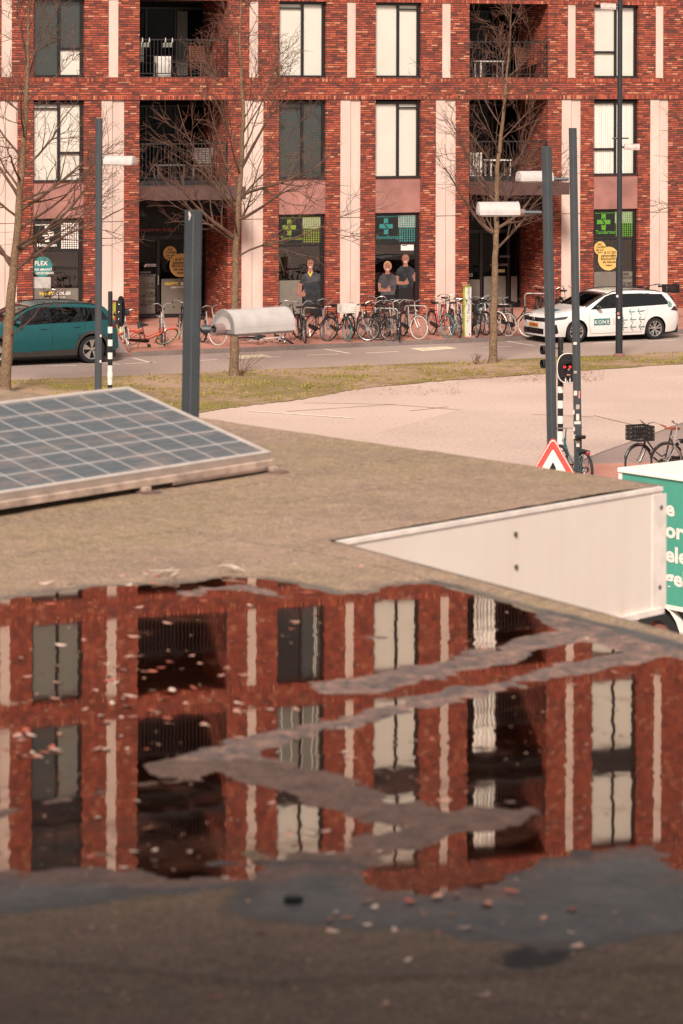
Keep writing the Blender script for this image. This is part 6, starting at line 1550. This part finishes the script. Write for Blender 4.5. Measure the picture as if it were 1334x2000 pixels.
def hpart(name, mb, mat, smooth=False, par=None):
    mb.v = [(x, y-10, z) for x, y, z in mb.v]; return part(name, mb, mat, par or hall, smooth)
# fascia boards below the roof edge
def fascia_mat():
    m, nt, b, out = nodes('pale_fascia'); v = coords(nt, (1,1,1)); vs = coords(nt, (5,5,.5))
    n1 = noise(nt, 1.0, 5, vs, .6); n2 = noise(nt, 1.2, 4, v)
    c = ramp(nt, n1.outputs[0], [(.40, (.80,.73,.66)), (.62, (.78,.69,.61)), (.78, (.60,.42,.33))])
    c = mixc(nt, .3, c, ramp(nt, n2.outputs[0], [(.3,(.66,.53,.46)),(.7,(.82,.76,.69))]))
    Lk(nt, c, b.inputs['Base Color']); b.inputs['Roughness'].default_value = .45; return m
FAS = fascia_mat()
edge = [(xR(6.2), 6.2), (A_.x, A_.y), (B_.x, B_.y), (xR(YEND-.6), YEND-.6)]
FH = .70
simple('pale_edge_strip', (.80,.72,.66), .4)
for i in range(3):
    (ax, ay), (bx, by) = edge[i], edge[i+1]; d = Vector((bx-ax, by-ay, 0)).normalized(); n = Vector((d.y, -d.x, 0))
    Lq = sqrt((bx-ax)**2+(by-ay)**2)
    mb = MB(); o = Vector((ax, ay, 0))+n*.004
    mb.prism([(0, ZR-FH),(Lq, ZR-FH),(Lq, ZR-.006),(0, ZR-.006)], o, d, (0,0,1), n*.03); hpart('fascia', mb, FAS)
    mb = MB(); mb.prism([(0, ZR-.012),(Lq, ZR-.012),(Lq, ZR+.012),(0, ZR+.012)], o+n*.005, d, (0,0,1), n*.033); hpart('edge_strip', mb, M['pale_edge_strip'] if i == 1 else simple('felt_edge', (.14,.10,.075), .9, var=.4, scale=6))
    mb = MB(); mb.prism([(0, ZR-FH-.035),(Lq, ZR-FH-.035),(Lq, ZR-FH-.001),(0, ZR-FH-.001)], o-n*.05, d, (0,0,1), n*.10); hpart('lower_strip', mb, M['pale_edge_strip'])
    if i == 1:
        cs_ = MB(); cs_.prism([(Lq-.10, ZR-FH),(Lq+.035, ZR-FH),(Lq+.035, ZR-.031),(Lq-.10, ZR-.031)], o+n*.0305, d, (0,0,1), n*.006); hpart('corner_strip', cs_, M['pale_edge_strip'])
        for px, py in ((1007,1043),(1008,1107),(1291,991),(1288,1147)):
            # point on the fascia plane seen at (px, py)
            k = (px-667+ROLL*(py-125))/FPX; o2 = o+n*.034
            t = (k*o2.y-o2.x)/(d.x-k*d.y); p = o2+d*t; z = EYE-(py-YH(px))*p.y/FPX
            sc_ = MB(); sc_.lathe((p.x,p.y,z), n, [(0,.014),(.006,.013),(.009,.006),(.009,0)], 12); hpart('screw', sc_, simple('screw_grey', (.12,.10,.09), .4, metal=.5))
wl = MB(); inner = [(xR(6.2)-.35, 6.2), (A_.x-.45, A_.y+.1), (B_.x-.45, B_.y+.05), (xR(YEND-.6)-.3, YEND-.6), (XLEFT, YEND-1.0), (XLEFT, 6.2)]
wl.prism([(x, y) for x, y in inner], (0,0,.0), (1,0,0), (0,1,0), (0,0,ZR-FH+.2)); hpart('outer_wall', wl, simple('grey_rendered_wall', (.22,.18,.16), .8))
sf = MB(); sf.prism([(edge[0][0]-.01,6.2),(A_.x-.01,A_.y),(B_.x-.01,B_.y),(edge[3][0],edge[3][1]),(XLEFT,YEND-1),(XLEFT,6.2)], (0,0,ZR-.12), (1,0,0), (0,1,0), (0,0,.05)); hpart('roof_deck', sf, ROOMD)
# ------------------------------------------------------------------ solar panels
def solar_mat():
    m, nt, b, out = nodes('solar_cells'); v = coords(nt); sp = N(nt, 'SeparateXYZ'); Lk(nt, v, sp.inputs[0])
    cx, cy = CW, CH
    fu = mth(nt, 'FRACT', mth(nt, 'DIVIDE', sp.outputs[0], cx)); fv = mth(nt, 'FRACT', mth(nt, 'DIVIDE', sp.outputs[1], cy))
    eu = mth(nt, 'MINIMUM', fu, mth(nt, 'SUBTRACT', 1.0, fu)); ev = mth(nt, 'MINIMUM', fv, mth(nt, 'SUBTRACT', 1.0, fv))
    line = mth(nt, 'LESS_THAN', mth(nt, 'MINIMUM', mth(nt, 'MULTIPLY', eu, cx), mth(nt, 'MULTIPLY', ev, cy)), .0048)
    bus = mth(nt, 'LESS_THAN', mth(nt, 'ABSOLUTE', mth(nt, 'SUBTRACT', mth(nt, 'FRACT', mth(nt, 'MULTIPLY', fv, 3.0)), .5)), .028)
    n1 = noise(nt, 2.5, 5, coords(nt, (.6,2.2,1)), .7); n2 = noise(nt, 12, 3, v)
    cell = ramp(nt, n2.outputs[0], [(.3,(.020,.038,.050)),(.7,(.034,.058,.070))])
    c = mixc(nt, mth(nt, 'MULTIPLY', bus, .35), cell, (.35,.35,.35)); c = mixc(nt, line, c, (.52,.47,.44))
    dirt = ramp(nt, n1.outputs[0], [(.50,(0,0,0)),(.74,(.5,.5,.5))]); c = mixc(nt, dirt, c, (.32,.20,.145))
    c = mixc(nt, .06, c, (.45,.40,.37))
    Lk(nt, c, b.inputs['Base Color']); b.inputs['Roughness'].default_value = .30; b.inputs['Coat Weight'].default_value = .1; b.inputs['Coat Roughness'].default_value = .25; return m
Q1 = gp(530, 885, ZR+.13); Q0 = gp(0, 966, ZR+.13)
ed = (Q0-Q1); ed.z = 0; ed.normalize(); rz_p = atan2(ed.y, ed.x)      # x runs along the low edge, to the left and nearer
Q2 = gp(285, 753, ZR+.45); up_ = (Q2-Q1); tilt = atan2(up_.z, sqrt(up_.x**2+up_.y**2)); PW = up_.length
CW, CH = .228, (PW-.07)/6.0
NCOL = 12; PL = NCOL*CW+.06
SOL = solar_mat(); FRM = simple('panel_frame', (.52,.45,.41), .45, metal=.2, var=.12); BEAM = simple('lichen_concrete_beam', (.42,.31,.25), .9, var=.35, scale=9, bump=.4)
TROOT = root('solar_panel', (Q1.x, Q1.y, ZR), 'large tilted blue solar panel with grid lines and dirt streaks on the flat roof', 'solar panel', rz=rz_p)
sgn = -1 if (Matrix.Rotation(rz_p, 3, 'Z') @ Vector((0,1,0))).dot(Vector((up_.x, up_.y, 0))) < 0 else 1
def solar(rt, nc):
    Lp = nc*CW+.06; ca, sa = cos(tilt), sin(tilt)
    def pl(mb):   # local panel plane (x, w, h) to root coordinates
        mb.v = [(x, sgn*(w*ca-h*sa), .13+w*sa+h*ca) for x, w, h in mb.v]; return mb
    cell = MB().box(0, nc*CW, 0, 6*CH, -.002, .002)
    co = part('cell_sheet', cell, SOL, rt, loc=(.03, sgn*.035*ca, .13+.035*sa), rot=(sgn*tilt, 0, 0))
    if sgn < 0: co.data.transform(Matrix.Scale(-1, 4, (0,1,0)))
    part('frame', merge(pl(MB().box(0,Lp,0,.032,-.035,.008)), pl(MB().box(0,Lp,PW-.032,PW,-.035,.008)), pl(MB().box(0,.028,.033,PW-.033,-.035,.0075)), pl(MB().box(Lp-.028,Lp,.033,PW-.033,-.035,.0075))), FRM, rt)
    part('edge_beam', MB().bevbox(-.005, Lp, -.02 if sgn > 0 else -.04, .04 if sgn > 0 else .02, .052, .094, .006), BEAM, rt)
    part('edge_rail', MB().bevbox(.06, Lp*.33, -.012, .028, .034, .051, .004), simple('darker_rail', (.20,.13,.10), .8, var=.3), rt)
    for x in (.35, 1.5): part('clamp', MB().bevbox(x-.03, x+.03, -.045, -.02, .045, .135, .004) if sgn < 0 else MB().bevbox(x-.03, x+.03, -.045, -.02, .045, .135, .004), simple('panel_clamp', (.30,.22,.18), .6), rt)
    for x in (.02, Lp*.42, Lp-.1):
        part('foot', MB().bevbox(x-.05, x+.05, -.05, .12, .0, .03, .008), simple('foot_block', (.13,.075,.06), .9, var=.3), rt)
        part('support', MB().bevbox(x-.03, x+.03, -.03, .05, .03, .052, .004), BEAM, rt)
        part('rear_support', MB().box(x-.02, x+.02, sgn*(PW*ca-.1)-.02, sgn*(PW*ca-.1)+.02, .0, .13+(PW-.12)*sa-.02), GALV, rt)
solar(TROOT, NCOL)
q = gp(-12, 767, ZR+.45); v3 = q-(Q2-Q1)
t2 = root('solar_panel', (v3.x, v3.y, ZR), 'second solar panel of which only a pale corner shows at the left edge', 'solar panel', rz=rz_p); solar(t2, 8)
ml = MB(); rm_ = random.Random(3)
for k in range(140):
    p = rp(rm_.gauss(535,9), 919+rm_.gauss(0,1.5)); h = rm_.uniform(.006,.03); a = rm_.uniform(0,6.3); w = .006
    ml.add([(p.x-w*cos(a),p.y-w*sin(a),ZR),(p.x+w*cos(a),p.y+w*sin(a),ZR),(p.x+.01*cos(a*2),p.y+.01,ZR+h)], [(0,1,2)])
tag(part('moss', ml, simple('olive_moss', (.10,.085,.03), .9)), 'small tuft of dark moss beside the solar panel foot', 'moss', kind='stuff')
# ------------------------------------------------------------------ dead leaves on the roof
LV = [simple('leaf_pink', (.52,.27,.20), .6, var=.25, scale=40), simple('leaf_red', (.42,.10,.06), .6, var=.3, scale=40), simple('leaf_pale', (.62,.45,.36), .6, var=.2, scale=40), simple('leaf_brown', (.26,.12,.075), .7, var=.3, scale=40)]
rl = random.Random(8)
def leaf_mesh(k):
    R = random.Random(k); mb = MB(); n = 10; ln, wd = 1.0, R.uniform(.35,.55); c1 = R.uniform(.1,.35); c2 = R.uniform(-.2,.25)
    vs = []
    for i in range(n+1):
        t = i/n; w = wd*sin(pi*t)**.8*(1+.15*R.uniform(-1,1)); x = (t-.5)*ln
        for s in (-1, 0, 1): vs.append((x, s*w*.5, c1*(x*x)*1.6+abs(s)*c2*w+.03))
    fs = [(i*3+j, (i+1)*3+j, (i+1)*3+j+1, i*3+j+1) for i in range(n) for j in (0,1)]
    mb.add(vs, fs); return mb
LM = [[leaf_mesh(k).mesh('leaf', m, True) for k in range(4)] for m in LV]
spots = []
def cluster(n, x0, x1, y0, y1, s0=.018, s1=.038):
    for _ in range(n): spots.append((rl.uniform(x0,x1), rl.uniform(y0,y1), rl.uniform(s0,s1)))
cluster(52, 180, 480, 1280, 1470); cluster(16, 0, 120, 1420, 1480); cluster(14, 20, 260, 1170, 1420); cluster(16, 430, 700, 1340, 1480, .016, .034); cluster(10, 240, 640, 1170, 1260)
cluster(16, 100, 640, 1560, 1720); cluster(14, 640, 1060, 1690, 1830); cluster(10, 700, 1300, 1760, 1860); cluster(9, 430, 900, 1780, 1990, .018, .03)
cluster(12, 100, 640, 940, 1110, .018,.032); cluster(10, 640, 1200, 880, 1130, .018,.034); cluster(10, 30, 420, 1085, 1150); cluster(8, 900, 1330, 1230, 1420); cluster(8, 500, 900, 1540, 1700)
spots += [(525,1830,.05),(940,1952,.045),(420,1955,.03),(580,1762,.05),(262,1244,.04),(90,1143,.045),(600,1158,.05),(700,877,.04)]
for px, py, s in spots:
    p = rp(px, py)
    if p.x > xR(p.y)-.08: continue
    ci = rl.choice([0,0,1,2,2,3]); zone = ('far' if py < 1150 else 'upper' if py < 1400 else 'middle' if py < 1600 else 'lower' if py < 1760 else 'near')+(' left' if px < 400 else ' centre' if px < 900 else ' right')
    o = link('dead_leaf', LM[ci][rl.randrange(4)], None, (p.x, p.y, ZR+(.001 if 1150 < py < 1740 else .012)), (rl.uniform(-.15,.15), rl.uniform(-.15,.15), rl.uniform(0,6.3)))
    o.scale = (s*1.6, s*1.6, s*.7)
    tag(o, 'small %s dead leaf on the %s %s' % (('pink','dark red','pale','brown')[ci], zone, 'of the dry roof' if not 1150 < py < 1760 else 'of the puddle'), 'leaf', 'dead leaves scattered over the roof')
bo = root('bottle_cap', tuple(rp(573,1762,.006)), 'dark round cap lying beside a pale leaf on the wet roof below the puddle', 'cap')
part('cap', MB().lathe((0,0,0), (0,0,1), [(0,.030),(.018,.028),(.024,.020),(.024,0)], 20), BLACKP, bo)
for px, py, dx in ((330,1128,.03),(455,1118,.02)):
    p = rp(px, py); R = random.Random(px); tw = MB()
    for k in range(3): tw.tube([(R.uniform(-.03,.03),R.uniform(-.05,.05),.01),(R.uniform(-.06,.06),R.uniform(-.1,.1),.03),(R.uniform(-.10,.10),R.uniform(-.12,.12),.02)], [.004,.003,.002], 5)
    o = part('twig', tw, simple('pale_twig', (.60,.48,.40), .7), None, loc=(p.x,p.y,ZR+.008)); tag(o, 'small forked pale twig at the far rim of the puddle, '+('left' if px < 400 else 'right')+' one of two', 'twig')
gr = MB(); 
for _ in range(700):
    px, py = rl.uniform(-60,1380), rl.uniform(880,2000); p = rp(px, py)
    if p.x > xR(p.y)-.05: continue
    a = rl.uniform(0,6); s = rl.uniform(.003,.009); z = ZR+.012 if not 1150 < py < 1740 else ZR+.002
    gr.add([(p.x+s*cos(a+q), p.y+s*1.3*sin(a+q), z+(.003 if q == 0 else 0)) for q in (0,1.5,3.2,4.7)], [(0,1,2,3)])
tag(part('roof_debris', gr, simple('debris_pale', (.33,.19,.13), .8, var=.4)), 'tiny crumbs of debris scattered on the roof felt', 'debris', kind='stuff')

# unseen block added behind the camera, its height set to shade the near roof
shade_blk = root('shade_block', (0, -.8, 0), 'unseen plain grey block added behind the camera to shade the near roof', 'building')
part('shade_block_wall', MB().box(-16, 18, -10, 0, 0, 15.4), simple('shade_block_grey', (.30,.26,.24), .85), shade_blk)
part('shade_block_parapet', MB().box(-16.1, 18.1, -10.1, .1, 15.4, 15.7), simple('shade_block_metal', (.25,.24,.23), .5), shade_blk)
wp = MB()
for fl in range(4):
    for k in range(12):
        if abs(-15+k*2.8) < 3 and fl in (1, 2, 3): continue
        wp.box(-15+k*2.8, -13.6+k*2.8, 0.003, .03, 1+fl*3.2, 2.9+fl*3.2)
part('shade_block_windows', wp, DARKFR, shade_blk)
